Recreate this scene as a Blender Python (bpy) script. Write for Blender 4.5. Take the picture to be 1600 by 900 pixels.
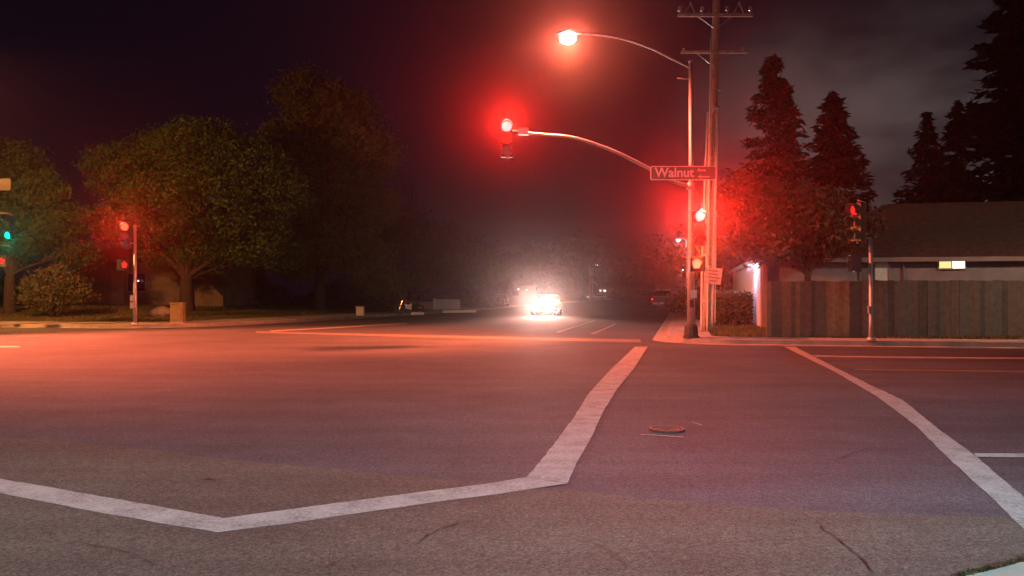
import bpy, math, random
import numpy as np
from mathutils import Vector, Matrix, Euler

random.seed(7)
R = math.radians
scene = bpy.context.scene
C = scene.collection
for o in list(bpy.data.objects):
    bpy.data.objects.remove(o)

# ------------------------------------------------------------------ camera
F, HOR, CAMH = 1300.0, 459.0, 1.5          # focal length and horizon in photo pixels (1600 wide)
cam = bpy.data.cameras.new('camera')
cam.sensor_width = 36.0
cam.lens = 36.0 * F / 1600
cam.shift_y = (HOR - 450) / 1600
cam.clip_start, cam.clip_end = 0.1, 3000
camo = bpy.data.objects.new('camera', cam)
camo.location = (0, 0, CAMH)
camo.rotation_euler = (R(90), 0, 0)
C.objects.link(camo)
scene.camera = camo

# ------------------------------------------------------------------ world: city-lit night sky with cloud
world = bpy.data.worlds.new('World')
scene.world = world
world.use_nodes = True
nt = world.node_tree
for n in list(nt.nodes):
    nt.nodes.remove(n)
wo = nt.nodes.new('ShaderNodeOutputWorld')
bg_sky = nt.nodes.new('ShaderNodeBackground')
bg_cloud = nt.nodes.new('ShaderNodeBackground')
addsh = nt.nodes.new('ShaderNodeAddShader')
sky = nt.nodes.new('ShaderNodeTexSky')
sky.sky_type = 'NISHITA'
sky.sun_disc = False
sky.sun_elevation = R(-8)
sky.sun_rotation = R(200)
bg_sky.inputs['Strength'].default_value = 0.05
nt.links.new(sky.outputs[0], bg_sky.inputs['Color'])
tc = nt.nodes.new('ShaderNodeTexCoord')
mp = nt.nodes.new('ShaderNodeMapping')
mp.inputs['Scale'].default_value = (3.0, 3.0, 7.0)
mp.inputs['Location'].default_value = (0.65, 0.2, 0.35)
noi = nt.nodes.new('ShaderNodeTexNoise')
noi.inputs['Scale'].default_value = 1.0
noi.inputs['Detail'].default_value = 5.0
noi.inputs['Roughness'].default_value = 0.55
nt.links.new(tc.outputs['Generated'], mp.inputs[0])
nt.links.new(mp.outputs[0], noi.inputs['Vector'])
# clouds are lit by the town to the right of the crossing (a direction in the world)
dot = nt.nodes.new('ShaderNodeVectorMath'); dot.operation = 'DOT_PRODUCT'
gv = Vector((0.46, 1.0, 0.10)).normalized()
dot.inputs[1].default_value = gv
nrm = nt.nodes.new('ShaderNodeVectorMath'); nrm.operation = 'NORMALIZE'
nt.links.new(tc.outputs['Generated'], nrm.inputs[0])
nt.links.new(nrm.outputs[0], dot.inputs[0])
glow = nt.nodes.new('ShaderNodeMapRange'); glow.interpolation_type = 'SMOOTHSTEP'
glow.inputs['From Min'].default_value = 0.955
glow.inputs['From Max'].default_value = 1.0
nt.links.new(dot.outputs['Value'], glow.inputs[0])
cr = nt.nodes.new('ShaderNodeMapRange'); cr.interpolation_type = 'SMOOTHSTEP'
cr.inputs['From Min'].default_value = 0.36
cr.inputs['From Max'].default_value = 0.66
cr.inputs['To Min'].default_value = 0.16
nt.links.new(noi.outputs[0], cr.inputs[0])
mul = nt.nodes.new('ShaderNodeMath'); mul.operation = 'MULTIPLY'
nt.links.new(glow.outputs[0], mul.inputs[0]); nt.links.new(cr.outputs[0], mul.inputs[1])
mixc = nt.nodes.new('ShaderNodeMix'); mixc.data_type = 'RGBA'
mixc.inputs['A'].default_value = (0.0034, 0.0018, 0.0050, 1)
mixc.inputs['B'].default_value = (0.080, 0.062, 0.060, 1)
nt.links.new(mul.outputs[0], mixc.inputs['Factor'])
nt.links.new(mixc.outputs['Result'], bg_cloud.inputs['Color'])
bg_cloud.inputs['Strength'].default_value = 1.0
nt.links.new(bg_sky.outputs[0], addsh.inputs[0]); nt.links.new(bg_cloud.outputs[0], addsh.inputs[1])
nt.links.new(addsh.outputs[0], wo.inputs['Surface'])

scene.view_settings.view_transform = 'Standard'
scene.view_settings.look = 'None'
scene.view_settings.exposure = 0.0
scene.view_settings.gamma = 1.0
scene.render.engine = 'CYCLES'
scene.cycles.use_denoising = True
scene.cycles.max_bounces = 4
scene.cycles.diffuse_bounces = 2
scene.cycles.glossy_bounces = 2
scene.cycles.transmission_bounces = 3
scene.cycles.transparent_max_bounces = 4
scene.cycles.volume_bounces = 0
scene.cycles.sample_clamp_indirect = 2.0
HAZE_DENSITY, HAZE_ANISO = 0.00052, 0.94

# ------------------------------------------------------------------ frames of reference
TH = math.atan(0.205)
CT, ST = math.cos(TH), math.sin(TH)
def W(t, s):
    """street frame: t metres to the right of the street's axis line, s metres along it"""
    return (t * CT + s * ST, -t * ST + s * CT)
def gp(px, py, z=0.0):
    D = (CAMH - z) * F / (py - HOR)
    return ((px - 800) / F * D, D, z)
def at(px, py, D):
    return ((px - 800) / F * D, D, CAMH - (py - HOR) / F * D)

# ------------------------------------------------------------------ materials
MATS = {}
def mat(name, col, rough=0.7, metal=0.0, var=0.0, scale=3.0, bump=0.0, bscale=40.0, col2=None, detail=4.0, spec=0.5, emit=None, estr=0.0):
    if name in MATS:
        return MATS[name]
    m = bpy.data.materials.new(name)
    m.use_nodes = True
    t = m.node_tree
    b = t.nodes['Principled BSDF']
    b.inputs['Base Color'].default_value = (*col, 1)
    b.inputs['Roughness'].default_value = rough
    b.inputs['Metallic'].default_value = metal
    b.inputs['Specular IOR Level'].default_value = spec
    co = t.nodes.new('ShaderNodeTexCoord')
    if var > 0 or col2:
        n = t.nodes.new('ShaderNodeTexNoise')
        n.inputs['Scale'].default_value = scale
        n.inputs['Detail'].default_value = detail
        n.inputs['Roughness'].default_value = 0.65
        t.links.new(co.outputs['Object'], n.inputs['Vector'])
        mr = t.nodes.new('ShaderNodeMapRange')
        mr.inputs['From Min'].default_value = 0.3
        mr.inputs['From Max'].default_value = 0.7
        t.links.new(n.outputs[0], mr.inputs[0])
        mx = t.nodes.new('ShaderNodeMix'); mx.data_type = 'RGBA'
        c2 = col2 if col2 else tuple(min(1, c * (1 + var)) for c in col)
        c1 = col if col2 else tuple(c * (1 - var) for c in col)
        mx.inputs['A'].default_value = (*c1, 1); mx.inputs['B'].default_value = (*c2, 1)
        t.links.new(mr.outputs[0], mx.inputs['Factor'])
        t.links.new(mx.outputs['Result'], b.inputs['Base Color'])
    if bump > 0:
        n2 = t.nodes.new('ShaderNodeTexNoise')
        n2.inputs['Scale'].default_value = bscale
        n2.inputs['Detail'].default_value = 3.0
        t.links.new(co.outputs['Object'], n2.inputs['Vector'])
        bp = t.nodes.new('ShaderNodeBump')
        bp.inputs['Strength'].default_value = bump
        bp.inputs['Distance'].default_value = 0.02
        t.links.new(n2.outputs[0], bp.inputs['Height'])
        t.links.new(bp.outputs[0], b.inputs['Normal'])
    if emit:
        b.inputs['Emission Color'].default_value = (*emit, 1)
        b.inputs['Emission Strength'].default_value = estr
    MATS[name] = m
    return m

def asphalt(name, base, warm, stain=0.3, speck=0.5):
    """several scales of mottling, aggregate speckle, tyre-polished stretches"""
    m = bpy.data.materials.new(name); m.use_nodes = True
    t = m.node_tree; b = t.nodes['Principled BSDF']
    co = t.nodes.new('ShaderNodeTexCoord')
    def noise(sc, det=4, rough=0.6, stretch=None):
        n = t.nodes.new('ShaderNodeTexNoise')
        n.inputs['Scale'].default_value = sc; n.inputs['Detail'].default_value = det
        n.inputs['Roughness'].default_value = rough
        if stretch:
            q = t.nodes.new('ShaderNodeMapping'); q.inputs['Scale'].default_value = stretch
            q.inputs['Rotation'].default_value = (0, 0, TH)
            t.links.new(co.outputs['Object'], q.inputs[0]); t.links.new(q.outputs[0], n.inputs['Vector'])
        else:
            t.links.new(co.outputs['Object'], n.inputs['Vector'])
        return n.outputs[0]
    def rng(v, a, b_, lo, hi):
        mr = t.nodes.new('ShaderNodeMapRange')
        for k, x in zip(('From Min', 'From Max', 'To Min', 'To Max'), (a, b_, lo, hi)):
            mr.inputs[k].default_value = x
        t.links.new(v, mr.inputs[0]); return mr.outputs[0]
    def mulv(a, b_):
        k = t.nodes.new('ShaderNodeMath'); k.operation = 'MULTIPLY'
        t.links.new(a, k.inputs[0]); t.links.new(b_, k.inputs[1]); return k.outputs[0]
    v = rng(noise(0.18, 4, 0.6), 0.3, 0.7, 1 - stain, 1 + stain)
    v = mulv(v, rng(noise(1.6, 5, 0.7), 0.3, 0.7, 0.86, 1.14))
    v = mulv(v, rng(noise(26, 2, 0.6), 0.3, 0.7, 1 - speck * 0.55, 1 + speck * 0.55))
    v = mulv(v, rng(noise(75, 2, 0.5), 0.3, 0.7, 1 - speck, 1 + speck))
    v = mulv(v, rng(noise(1.0, 3, 0.6, (0.10, 1.6, 1)), 0.35, 0.65, 0.88, 1.10))
    mx = t.nodes.new('ShaderNodeMix'); mx.data_type = 'RGBA'
    mx.inputs['A'].default_value = (*base, 1); mx.inputs['B'].default_value = (*warm, 1)
    t.links.new(rng(noise(9, 3, 0.6), 0.35, 0.65, 0, 1), mx.inputs['Factor'])
    sc = t.nodes.new('ShaderNodeVectorMath'); sc.operation = 'SCALE'
    t.links.new(mx.outputs['Result'], sc.inputs[0]); t.links.new(v, sc.inputs['Scale'])
    t.links.new(sc.outputs[0], b.inputs['Base Color'])
    b.inputs['Roughness'].default_value = 0.86
    b.inputs['Specular IOR Level'].default_value = 0.22
    bp = t.nodes.new('ShaderNodeBump'); bp.inputs['Strength'].default_value = 0.5; bp.inputs['Distance'].default_value = 0.012
    t.links.new(noise(60, 3, 0.6), bp.inputs['Height']); t.links.new(bp.outputs[0], b.inputs['Normal'])
    MATS[name] = m
    return m

def paint(name, col, under, wear):
    """worn road paint: scuffed lengthwise, asphalt showing through"""
    m = bpy.data.materials.new(name); m.use_nodes = True
    t = m.node_tree; b = t.nodes['Principled BSDF']
    co = t.nodes.new('ShaderNodeTexCoord')
    def noise(s, d, r=0.7):
        n = t.nodes.new('ShaderNodeTexNoise'); n.inputs['Scale'].default_value = s
        n.inputs['Detail'].default_value = d; n.inputs['Roughness'].default_value = r
        t.links.new(co.outputs['Object'], n.inputs['Vector']); return n.outputs[0]
    ad = t.nodes.new('ShaderNodeMath'); ad.operation = 'MULTIPLY_ADD'
    t.links.new(noise(38, 8), ad.inputs[0]); ad.inputs[1].default_value = 1.3
    t.links.new(noise(3.2, 6), ad.inputs[2])
    mr = t.nodes.new('ShaderNodeMapRange')
    mr.inputs['From Min'].default_value = 1.02; mr.inputs['From Max'].default_value = 1.5
    mr.inputs['To Min'].default_value = 1.0; mr.inputs['To Max'].default_value = 1.0 - wear
    t.links.new(ad.outputs[0], mr.inputs[0])
    mx = t.nodes.new('ShaderNodeMix'); mx.data_type = 'RGBA'
    mx.inputs['A'].default_value = (*under, 1); mx.inputs['B'].default_value = (*col, 1)
    t.links.new(mr.outputs[0], mx.inputs['Factor'])
    t.links.new(mx.outputs['Result'], b.inputs['Base Color'])
    b.inputs['Roughness'].default_value = 0.8
    b.inputs['Specular IOR Level'].default_value = 0.2
    MATS[name] = m
    return m

def foliage(name, c1, c2):
    m = bpy.data.materials.new(name); m.use_nodes = True
    t = m.node_tree; b = t.nodes['Principled BSDF']
    co = t.nodes.new('ShaderNodeTexCoord'); n = t.nodes.new('ShaderNodeTexNoise')
    n.inputs['Scale'].default_value = 1.3; n.inputs['Detail'].default_value = 6; n.inputs['Roughness'].default_value = 0.8
    t.links.new(co.outputs['Object'], n.inputs['Vector'])
    mr = t.nodes.new('ShaderNodeMapRange'); mr.inputs['From Min'].default_value = 0.38; mr.inputs['From Max'].default_value = 0.62
    t.links.new(n.outputs[0], mr.inputs[0])
    mx = t.nodes.new('ShaderNodeMix'); mx.data_type = 'RGBA'
    mx.inputs['A'].default_value = (*c1, 1); mx.inputs['B'].default_value = (*c2, 1)
    t.links.new(mr.outputs[0], mx.inputs['Factor']); t.links.new(mx.outputs['Result'], b.inputs['Base Color'])
    b.inputs['Roughness'].default_value = 0.65
    b.inputs['Specular IOR Level'].default_value = 0.25
    MATS[name] = m
    return m

def glow_mat(name, col, strength):
    m = bpy.data.materials.new(name); m.use_nodes = True
    t = m.node_tree
    for n in list(t.nodes): t.nodes.remove(n)
    o = t.nodes.new('ShaderNodeOutputMaterial'); e = t.nodes.new('ShaderNodeEmission')
    e.inputs['Color'].default_value = (*col, 1); e.inputs['Strength'].default_value = strength
    t.links.new(e.outputs[0], o.inputs['Surface'])
    MATS[name] = m
    return m

M_ASPH = asphalt('asphalt_newer', (0.054, 0.058, 0.070), (0.072, 0.070, 0.078), 0.34, 0.65)
M_OLD = asphalt('asphalt_older', (0.074, 0.070, 0.062), (0.092, 0.080, 0.066), 0.24, 0.55)
M_PAINT = paint('road_paint', (0.34, 0.33, 0.32), (0.075, 0.070, 0.070), 0.85)
M_PAINTW = paint('road_paint_worn', (0.21, 0.18, 0.14), (0.075, 0.070, 0.070), 0.9)
M_PAINTY = paint('road_paint_yellow', (0.20, 0.15, 0.07), (0.075, 0.070, 0.070), 0.7)
M_CRACK = mat('crack_tar', (0.012, 0.011, 0.011), 0.95)
M_CONC = mat('concrete', (0.27, 0.25, 0.22), 0.9, var=0.22, scale=2.2, bump=0.3, bscale=60)
M_KERB = mat('kerb_concrete', (0.30, 0.27, 0.235), 0.9, var=0.28, scale=1.6, bump=0.3, bscale=50)
M_LAWN = mat('lawn_ground', (0.045, 0.055, 0.018), 0.95, col2=(0.095, 0.075, 0.032), scale=1.4, bump=0.8, bscale=18, detail=7)
M_DIRT = mat('dirt', (0.07, 0.06, 0.045), 0.95, var=0.3, scale=0.4)
M_BLADE = foliage('grass_blades', (0.05, 0.07, 0.018), (0.12, 0.10, 0.035))
M_GALV = mat('galvanised_steel', (0.42, 0.41, 0.40), 0.5, metal=0.6, var=0.15, scale=4)
M_DKPAINT = mat('dark_signal_housing', (0.018, 0.02, 0.018), 0.55)
M_OLIVE = mat('olive_signal_housing', (0.10, 0.105, 0.06), 0.5, var=0.1)
M_BASE = mat('pole_base_dark', (0.03, 0.028, 0.026), 0.6, var=0.3)
M_WOOD = mat('utility_pole_wood', (0.42, 0.31, 0.23), 0.85, var=0.3, scale=6, bump=0.5, bscale=25)
M_PVC = mat('grey_conduit', (0.6, 0.52, 0.45), 0.6, var=0.15)
M_PORC = mat('porcelain', (0.50, 0.45, 0.42), 0.3)
M_WIRE = mat('wire_dark', (0.02, 0.02, 0.02), 0.6)
M_GREEN = mat('street_sign_face', (0.16, 0.16, 0.10), 0.45, var=0.08)
M_WHITE = mat('sign_white', (0.72, 0.70, 0.66), 0.5)
M_BARK = mat('bark', (0.045, 0.032, 0.022), 0.9, var=0.3, scale=4, bump=0.6, bscale=20)
M_OAK = foliage('broadleaf_foliage', (0.025, 0.055, 0.012), (0.07, 0.12, 0.025))
M_OAK_LIT = foliage('broadleaf_foliage_lit', (0.07, 0.08, 0.02), (0.16, 0.14, 0.045))  # lighter foliage copy, missing lamp light put into its colour
M_DARKLEAF = foliage('dark_foliage', (0.025, 0.035, 0.015), (0.055, 0.060, 0.022))
M_CONIF = foliage('conifer_foliage', (0.006, 0.012, 0.007), (0.014, 0.022, 0.011))
M_REDLEAF = foliage('street_tree_foliage', (0.04, 0.035, 0.015), (0.075, 0.06, 0.025))
M_HEDGE = foliage('hedge_foliage', (0.05, 0.065, 0.02), (0.11, 0.10, 0.035))
M_RUBBER = mat('rubber', (0.02, 0.02, 0.02), 0.8)
M_CHROME = mat('chrome', (0.7, 0.7, 0.7), 0.15, metal=1.0)
M_GLASS = mat('car_glass', (0.012, 0.013, 0.015), 0.08, spec=0.8)

# ------------------------------------------------------------------ mesh builder
class MB:
    def __init__(s): s.v, s.f = [], []
    def add(s, vs, fs):
        k = len(s.v); s.v += [tuple(p) for p in vs]; s.f += [tuple(i + k for i in f) for f in fs]
    def box(s, c, d, rot=None, bevel=0.0):
        hx, hy, hz = d[0] / 2, d[1] / 2, d[2] / 2
        vs = [Vector((x, y, z)) for x in (-hx, hx) for y in (-hy, hy) for z in (-hz, hz)]
        if rot is not None:
            m = rot if isinstance(rot, Matrix) else Euler(rot).to_matrix()
            vs = [m @ p for p in vs]
        vs = [p + Vector(c) for p in vs]
        s.add(vs, [(0, 1, 3, 2), (4, 6, 7, 5), (0, 4, 5, 1), (2, 3, 7, 6), (0, 2, 6, 4), (1, 5, 7, 3)])
    def tube(s, pts, rad, n=10, cap=True):
        pts = [Vector(p) for p in pts]
        if not hasattr(rad, '__len__'): rad = [rad] * len(pts)
        rings = []
        up = Vector((0, 0, 1))
        d0 = (pts[1] - pts[0]).normalized()
        if abs(d0.dot(up)) > 0.95: up = Vector((1, 0, 0))
        for i, p in enumerate(pts):
            d = (pts[min(i + 1, len(pts) - 1)] - pts[max(i - 1, 0)]).normalized()
            a = d.cross(up).normalized(); b = d.cross(a).normalized()
            rings.append([p + (a * math.cos(2 * math.pi * k / n) + b * math.sin(2 * math.pi * k / n)) * rad[i] for k in range(n)])
        vs = [q for r_ in rings for q in r_]
        fs = []
        for i in range(len(pts) - 1):
            for k in range(n):
                fs.append((i * n + k, i * n + (k + 1) % n, (i + 1) * n + (k + 1) % n, (i + 1) * n + k))
        if cap:
            fs.append(tuple(range(n))[::-1]); fs.append(tuple((len(pts) - 1) * n + k for k in range(n)))
        s.add(vs, fs)
    def disc(s, c, r, axis=(0, -1, 0), n=20, thick=0.01, ry=None):
        ax = Vector(axis).normalized()
        c = Vector(c)
        s.tube([c, c + ax * thick], r, n)
    def prism(s, poly, z0, z1):
        n = len(poly)
        vs = [(x, y, z0) for x, y in poly] + [(x, y, z1) for x, y in poly]
        fs = [tuple(range(n))[::-1], tuple(range(n, 2 * n))]
        fs += [(i, (i + 1) % n, n + (i + 1) % n, n + i) for i in range(n)]
        s.add(vs, fs)
    def visor(s, c, r, length, n=12, frac=0.75, axis=(0, -1, 0)):
        """open-bottomed tunnel visor, thin shell, sloping"""
        c = Vector(c); ax = Vector(axis).normalized(); rt = ax.cross(Vector((0, 0, 1))).normalized(); up = Vector((0, 0, 1))
        a0 = math.pi * (0.5 - frac); a1 = math.pi * (0.5 + frac)
        o, i_ = [], []
        for k in range(n + 1):
            a = a0 + (a1 - a0) * k / n
            dirv = rt * math.cos(a) + up * math.sin(a)
            L = length * (0.45 + 0.55 * (math.sin(a) + 1) / 2)
            o += [c + dirv * r, c + dirv * r + ax * L]
            i_ += [c + dirv * (r - 0.008), c + dirv * (r - 0.008) + ax * L]
        k0 = len(o)
        fs = []
        for k in range(n):
            fs.append((2 * k, 2 * k + 1, 2 * k + 3, 2 * k + 2))
            fs.append((k0 + 2 * k, k0 + 2 * k + 2, k0 + 2 * k + 3, k0 + 2 * k + 1))
            fs.append((2 * k + 1, k0 + 2 * k + 1, k0 + 2 * k + 3, 2 * k + 3))
        s.add(o + i_, fs)
    def build(s, name, m, parent=None, smooth=False):
        me = bpy.data.meshes.new(name)
        me.from_pydata(s.v, [], s.f); me.update()
        me.materials.append(m)
        if smooth:
            me.polygons.foreach_set('use_smooth', [True] * len(me.polygons))
        o = bpy.data.objects.new(name, me); C.objects.link(o)
        if parent: o.parent = parent
        return o

def tag(o, label, cat, group=None):
    o['label'] = label; o['category'] = cat
    if group: o['group'] = group
    return o
def struct(o): o['kind'] = 'structure'; return o
def stuff(o): o['kind'] = 'stuff'; return o
def empty(name, loc, rz=0.0, label=None, cat=None, group=None):
    o = bpy.data.objects.new(name, None); C.objects.link(o)
    o.location = loc; o.rotation_euler = (0, 0, rz); o.empty_display_size = 0.3
    if label: tag(o, label, cat, group)
    return o
def copy_tree(o, loc, rz=None, label=None, parent=None):
    c = o.copy(); C.objects.link(c)
    if parent: c.parent = parent
    else:
        c.location = loc
        if rz is not None: c.rotation_euler = (0, 0, rz)
        if label: c['label'] = label
    for ch in list(o.children):
        copy_tree(ch, None, parent=c)
    return c
def lamp(name, kind, loc, power, col, parent=None, radius=0.1, aim=None, angle=None, blend=0.5):
    L = bpy.data.lights.new(name, kind); L.energy = power; L.color = col
    L.shadow_soft_size = radius
    if kind == 'SPOT':
        L.spot_size = R(angle); L.spot_blend = blend
    o = bpy.data.objects.new(name, L); C.objects.link(o); o.location = loc
    if aim is not None:
        o.rotation_euler = Vector(aim).to_track_quat('-Z', 'Y').to_euler()
    if parent: o.parent = parent
    return o
def bez(p0, p1, p2, p3, n=14):
    P = [Vector(p) for p in (p0, p1, p2, p3)]
    return [P[0] * (1 - t) ** 3 + P[1] * 3 * t * (1 - t) ** 2 + P[2] * 3 * t * t * (1 - t) + P[3] * t ** 3 for t in [i / n for i in range(n + 1)]]
def smoothpath(pts, n=6):
    """Catmull-Rom"""
    P = [Vector(p) for p in pts]; P = [P[0]] + P + [P[-1]]; out = []
    for i in range(1, len(P) - 2):
        for k in range(n):
            t = k / n; a, b, c, d = P[i - 1], P[i], P[i + 1], P[i + 2]
            out.append(0.5 * ((2 * b) + (c - a) * t + (2 * a - 5 * b + 4 * c - d) * t * t + (3 * b - a - 3 * c + d) * t ** 3))
    out.append(P[-2]); return out

# ------------------------------------------------------------------ ground, road, blocks
g = MB(); g.add([(-900, -60, -0.35), (900, -60, -0.35), (900, 1500, -0.35), (-900, 1500, -0.35)], [(0, 1, 2, 3)])
struct(g.build('ground', M_DIRT))
g = MB(); g.add([(-120, -40, 0), (120, -40, 0), (120, 420, 0), (-120, 420, 0)], [(0, 1, 2, 3)])
struct(g.build('road', M_ASPH))

def poly_sheet(name, pts, z, m):
    b = MB(); b.add([(p[0], p[1], z) for p in pts], [tuple(range(len(pts)))])
    return struct(b.build(name, m))

# older, lighter asphalt under the camera's side of the crossing (seam traced from the photograph)
seam = [(-260, 668), (0, 684), (150, 694), (300, 712), (450, 727), (560, 737), (700, 750), (800, 757), (905, 768), (1000, 779), (1150, 790), (1300, 800), (1450, 806), (1600, 808), (1900, 812)]
pts = []
random.seed(3)
for i in range(len(seam) - 1):
    for k in range(6):
        t = k / 6
        x = seam[i][0] * (1 - t) + seam[i + 1][0] * t; y = seam[i][1] * (1 - t) + seam[i + 1][1] * t
        X, Y, _ = gp(x, y)
        pts.append((X + random.uniform(-.01, .01), Y + random.uniform(-.025, .025)))
pts = [(-40, pts[0][1] + 3)] + pts + [(40, pts[-1][1]), (40, -35), (-40, -35)]
poly_sheet('road_old_surface', pts[::-1], 0.004, M_OLD)

# corner blocks: kerb, pavement, lawn
def arc(c, r, a0, a1, n=10):
    return [(c[0] + r * math.cos(R(a0 + (a1 - a0) * k / n)), c[1] + r * math.sin(R(a0 + (a1 - a0) * k / n))) for k in range(n + 1)]
right_st = [(-0.55, 330), (-0.55, 150), (-0.55, 60), (-0.55, 40)] + arc((1.65, 27.7), 2.2, 180, 270, 12) + [(10, 25.5), (25, 25.5), (110, 25.5)]
left_st = [(-110, 32.0), (-60, 32.0), (-30, 32.0)] + [(p[0], p[1]) for p in [(-24.5, 32.1), (-23.2, 32.5), (-22.2, 33.4), (-21.5, 35), (-20.9, 37.5), (-20.3, 41), (-19.6, 48), (-18.9, 60), (-18.6, 75)]] + [(-18.6, 150), (-18.6, 330)]
def offs(path, d):
    out = []
    for i, p in enumerate(path):
        a = Vector(path[max(i - 1, 0)]); b = Vector(path[min(i + 1, len(path) - 1)])
        t = (b - a).normalized(); nv = Vector((-t.y, t.x))
        out.append((p[0] + nv.x * d, p[1] + nv.y * d))
    return out
def wpath(p): return [W(*q) for q in p]
def wobble(path, amt, seed):
    random.seed(seed); out = []
    for i in range(len(path) - 1):
        L = (Vector(path[i + 1]) - Vector(path[i])).length; n = max(1, int(L / 1.5)) if L < 90 else max(1, int(L / 15))
        for k in range(n):
            t = k / n
            out.append((path[i][0] * (1 - t) + path[i + 1][0] * t + random.uniform(-amt, amt), path[i][1] * (1 - t) + path[i + 1][1] * t + random.uniform(-amt, amt)))
    out.append(path[-1]); return out
right_w = wobble(wpath(right_st), 0.008, 1); left_w = wobble(wpath(left_st), 0.03, 2)
def strip(name, path, d0, d1, z0a, z0b, z1, m):
    """raised strip between two offsets: outer face from z1 down to the road"""
    a, b = offs(path, d0), offs(path, d1)
    n = len(path); vs = [(x, y, z1) for x, y in a] + [(x, y, z0b) for x, y in b] + [(x, y, z0a) for x, y in a]
    fs = []
    for i in range(n - 1):
        fs.append((i, i + 1, n + i + 1, n + i)); fs.append((2 * n + i, 2 * n + i + 1, i + 1, i))
    q = MB(); q.add(vs, fs); return struct(q.build(name, m))
SIDE = +1
for nm, path in (('right', right_w), ('left', left_w)):
    strip('kerb', path, 0.0, 0.16, -0.1, 0.145, 0.14, M_KERB)
    strip('gutter', path, -0.42, 0.0, -0.1, 0.012, 0.006, M_KERB)
    strip('pavement', path, 0.165, 1.45 if nm == 'right' else 3.2, 0.0, 0.15, 0.142, M_CONC)

def dist_inside(px, py, path):
    """signed distance to the kerb line, positive on the block's side"""
    P = np.array(path); A, B = P[:-1], P[1:]
    X = np.stack([px, py], -1)[:, None, :]
    d = B - A; t = np.clip(((X - A) * d).sum(-1) / (d * d).sum(-1), 0, 1)
    q = A + t[..., None] * d; dd = np.linalg.norm(X - q, axis=-1); k = dd.argmin(1)
    cr_ = d[k, 0] * (X[:, 0, 1] - A[k, 1]) - d[k, 1] * (X[:, 0, 0] - A[k, 0])
    return dd[np.arange(len(k)), k] * np.sign(cr_)
def left_h(d): return 0.14 + np.clip((d - 3.15) / 10.0, 0, 1) ** 1.2 * 0.62
def right_h(d): return 0.14 + np.clip((d - 1.5) / 6.0, 0, 1) * 0.03
def lawn(name, path, x0, x1, y0, y1, step, hf, edge):
    xs = np.arange(x0, x1, step); ys = np.arange(y0, y1, step)
    GX, GY = np.meshgrid(xs, ys); px, py = GX.ravel(), GY.ravel()
    d = dist_inside(px, py, path)
    rng = np.random.default_rng(5)
    z = hf(d) + rng.normal(0, 0.006, len(d))
    z = np.where(d < edge, np.clip(-0.6 + d / edge * 0.72, -1.2, 0.12), z)
    nx = len(xs); keep = d > -0.6
    fs = []
    for j in range(len(ys) - 1):
        for i in range(nx - 1):
            a = j * nx + i
            if keep[a] and keep[a + 1] and keep[a + nx] and keep[a + nx + 1]:
                fs.append((a, a + 1, a + nx + 1, a + nx))
    b = MB(); b.add(list(zip(px, py, z)), fs)
    return struct(b.build(name, M_LAWN))
lawn('lawn', right_w, 4, 60, 20, 70, 0.5, right_h, 1.2)
lawn('lawn', left_w, -70, 8, 32, 90, 0.5, left_h, 1.1)
# farther ground of both blocks in coarser cells
for path, sgn in ((right_st, 1), (left_st, -1)):
    a, b, s0, s1 = (0.7, 110, 60, 330) if sgn > 0 else (-110, -19.9, 80, 330)
    poly_sheet('lawn', [W(a, s0), W(b, s0), W(b, s1), W(a, s1)], 0.13 if sgn > 0 else 0.16, M_LAWN)

def scatter_grass(name, path, x0, x1, y0, y1, n, dmin, dmax, hf, hgt, seed):
    rng = np.random.default_rng(seed)
    px, py = rng.uniform(x0, x1, n), rng.uniform(y0, y1, n)
    d = dist_inside(px, py, path); k = (d > dmin) & (d < dmax); px, py, d = px[k], py[k], d[k]
    z = hf(d) - 0.01; m = len(px)
    a = rng.uniform(0, 2 * np.pi, m); w = rng.uniform(.010, .028, m); h = hgt * rng.uniform(.5, 1.5, m)
    lx, ly = rng.normal(0, .035, m), rng.normal(0, .035, m)
    v = np.zeros((m, 3, 3))
    v[:, 0] = np.stack([px - np.cos(a) * w, py - np.sin(a) * w, z], -1)
    v[:, 1] = np.stack([px + np.cos(a) * w, py + np.sin(a) * w, z], -1)
    v[:, 2] = np.stack([px + lx, py + ly, z + h], -1)
    return stuff(tag(raw_mesh(name, v.reshape(-1, 3), 3, M_BLADE), 'short dry grass growing along the ' + ('right' if x0 > 0 else 'left') + ' verge behind the pavement', 'grass'))
def raw_mesh(name, v, n, m, parent=None):
    me = bpy.data.meshes.new(name); nv = len(v); nf = nv // n
    me.vertices.add(nv); me.vertices.foreach_set('co', np.ascontiguousarray(v, dtype=np.float32).ravel())
    me.loops.add(nv); me.loops.foreach_set('vertex_index', np.arange(nv, dtype=np.int32))
    me.polygons.add(nf); me.polygons.foreach_set('loop_start', np.arange(0, nv, n, dtype=np.int32))
    me.update(calc_edges=True); me.materials.append(m)
    o = bpy.data.objects.new(name, me); C.objects.link(o)
    if parent: o.parent = parent
    return o
scatter_grass('grass', right_w, 5, 26, 22, 40, 60000, 1.5, 9, right_h, 0.09, 11)
scatter_grass('grass', left_w, -36, 2, 33, 62, 60000, 3.2, 12, left_h, 0.09, 12)

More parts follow.
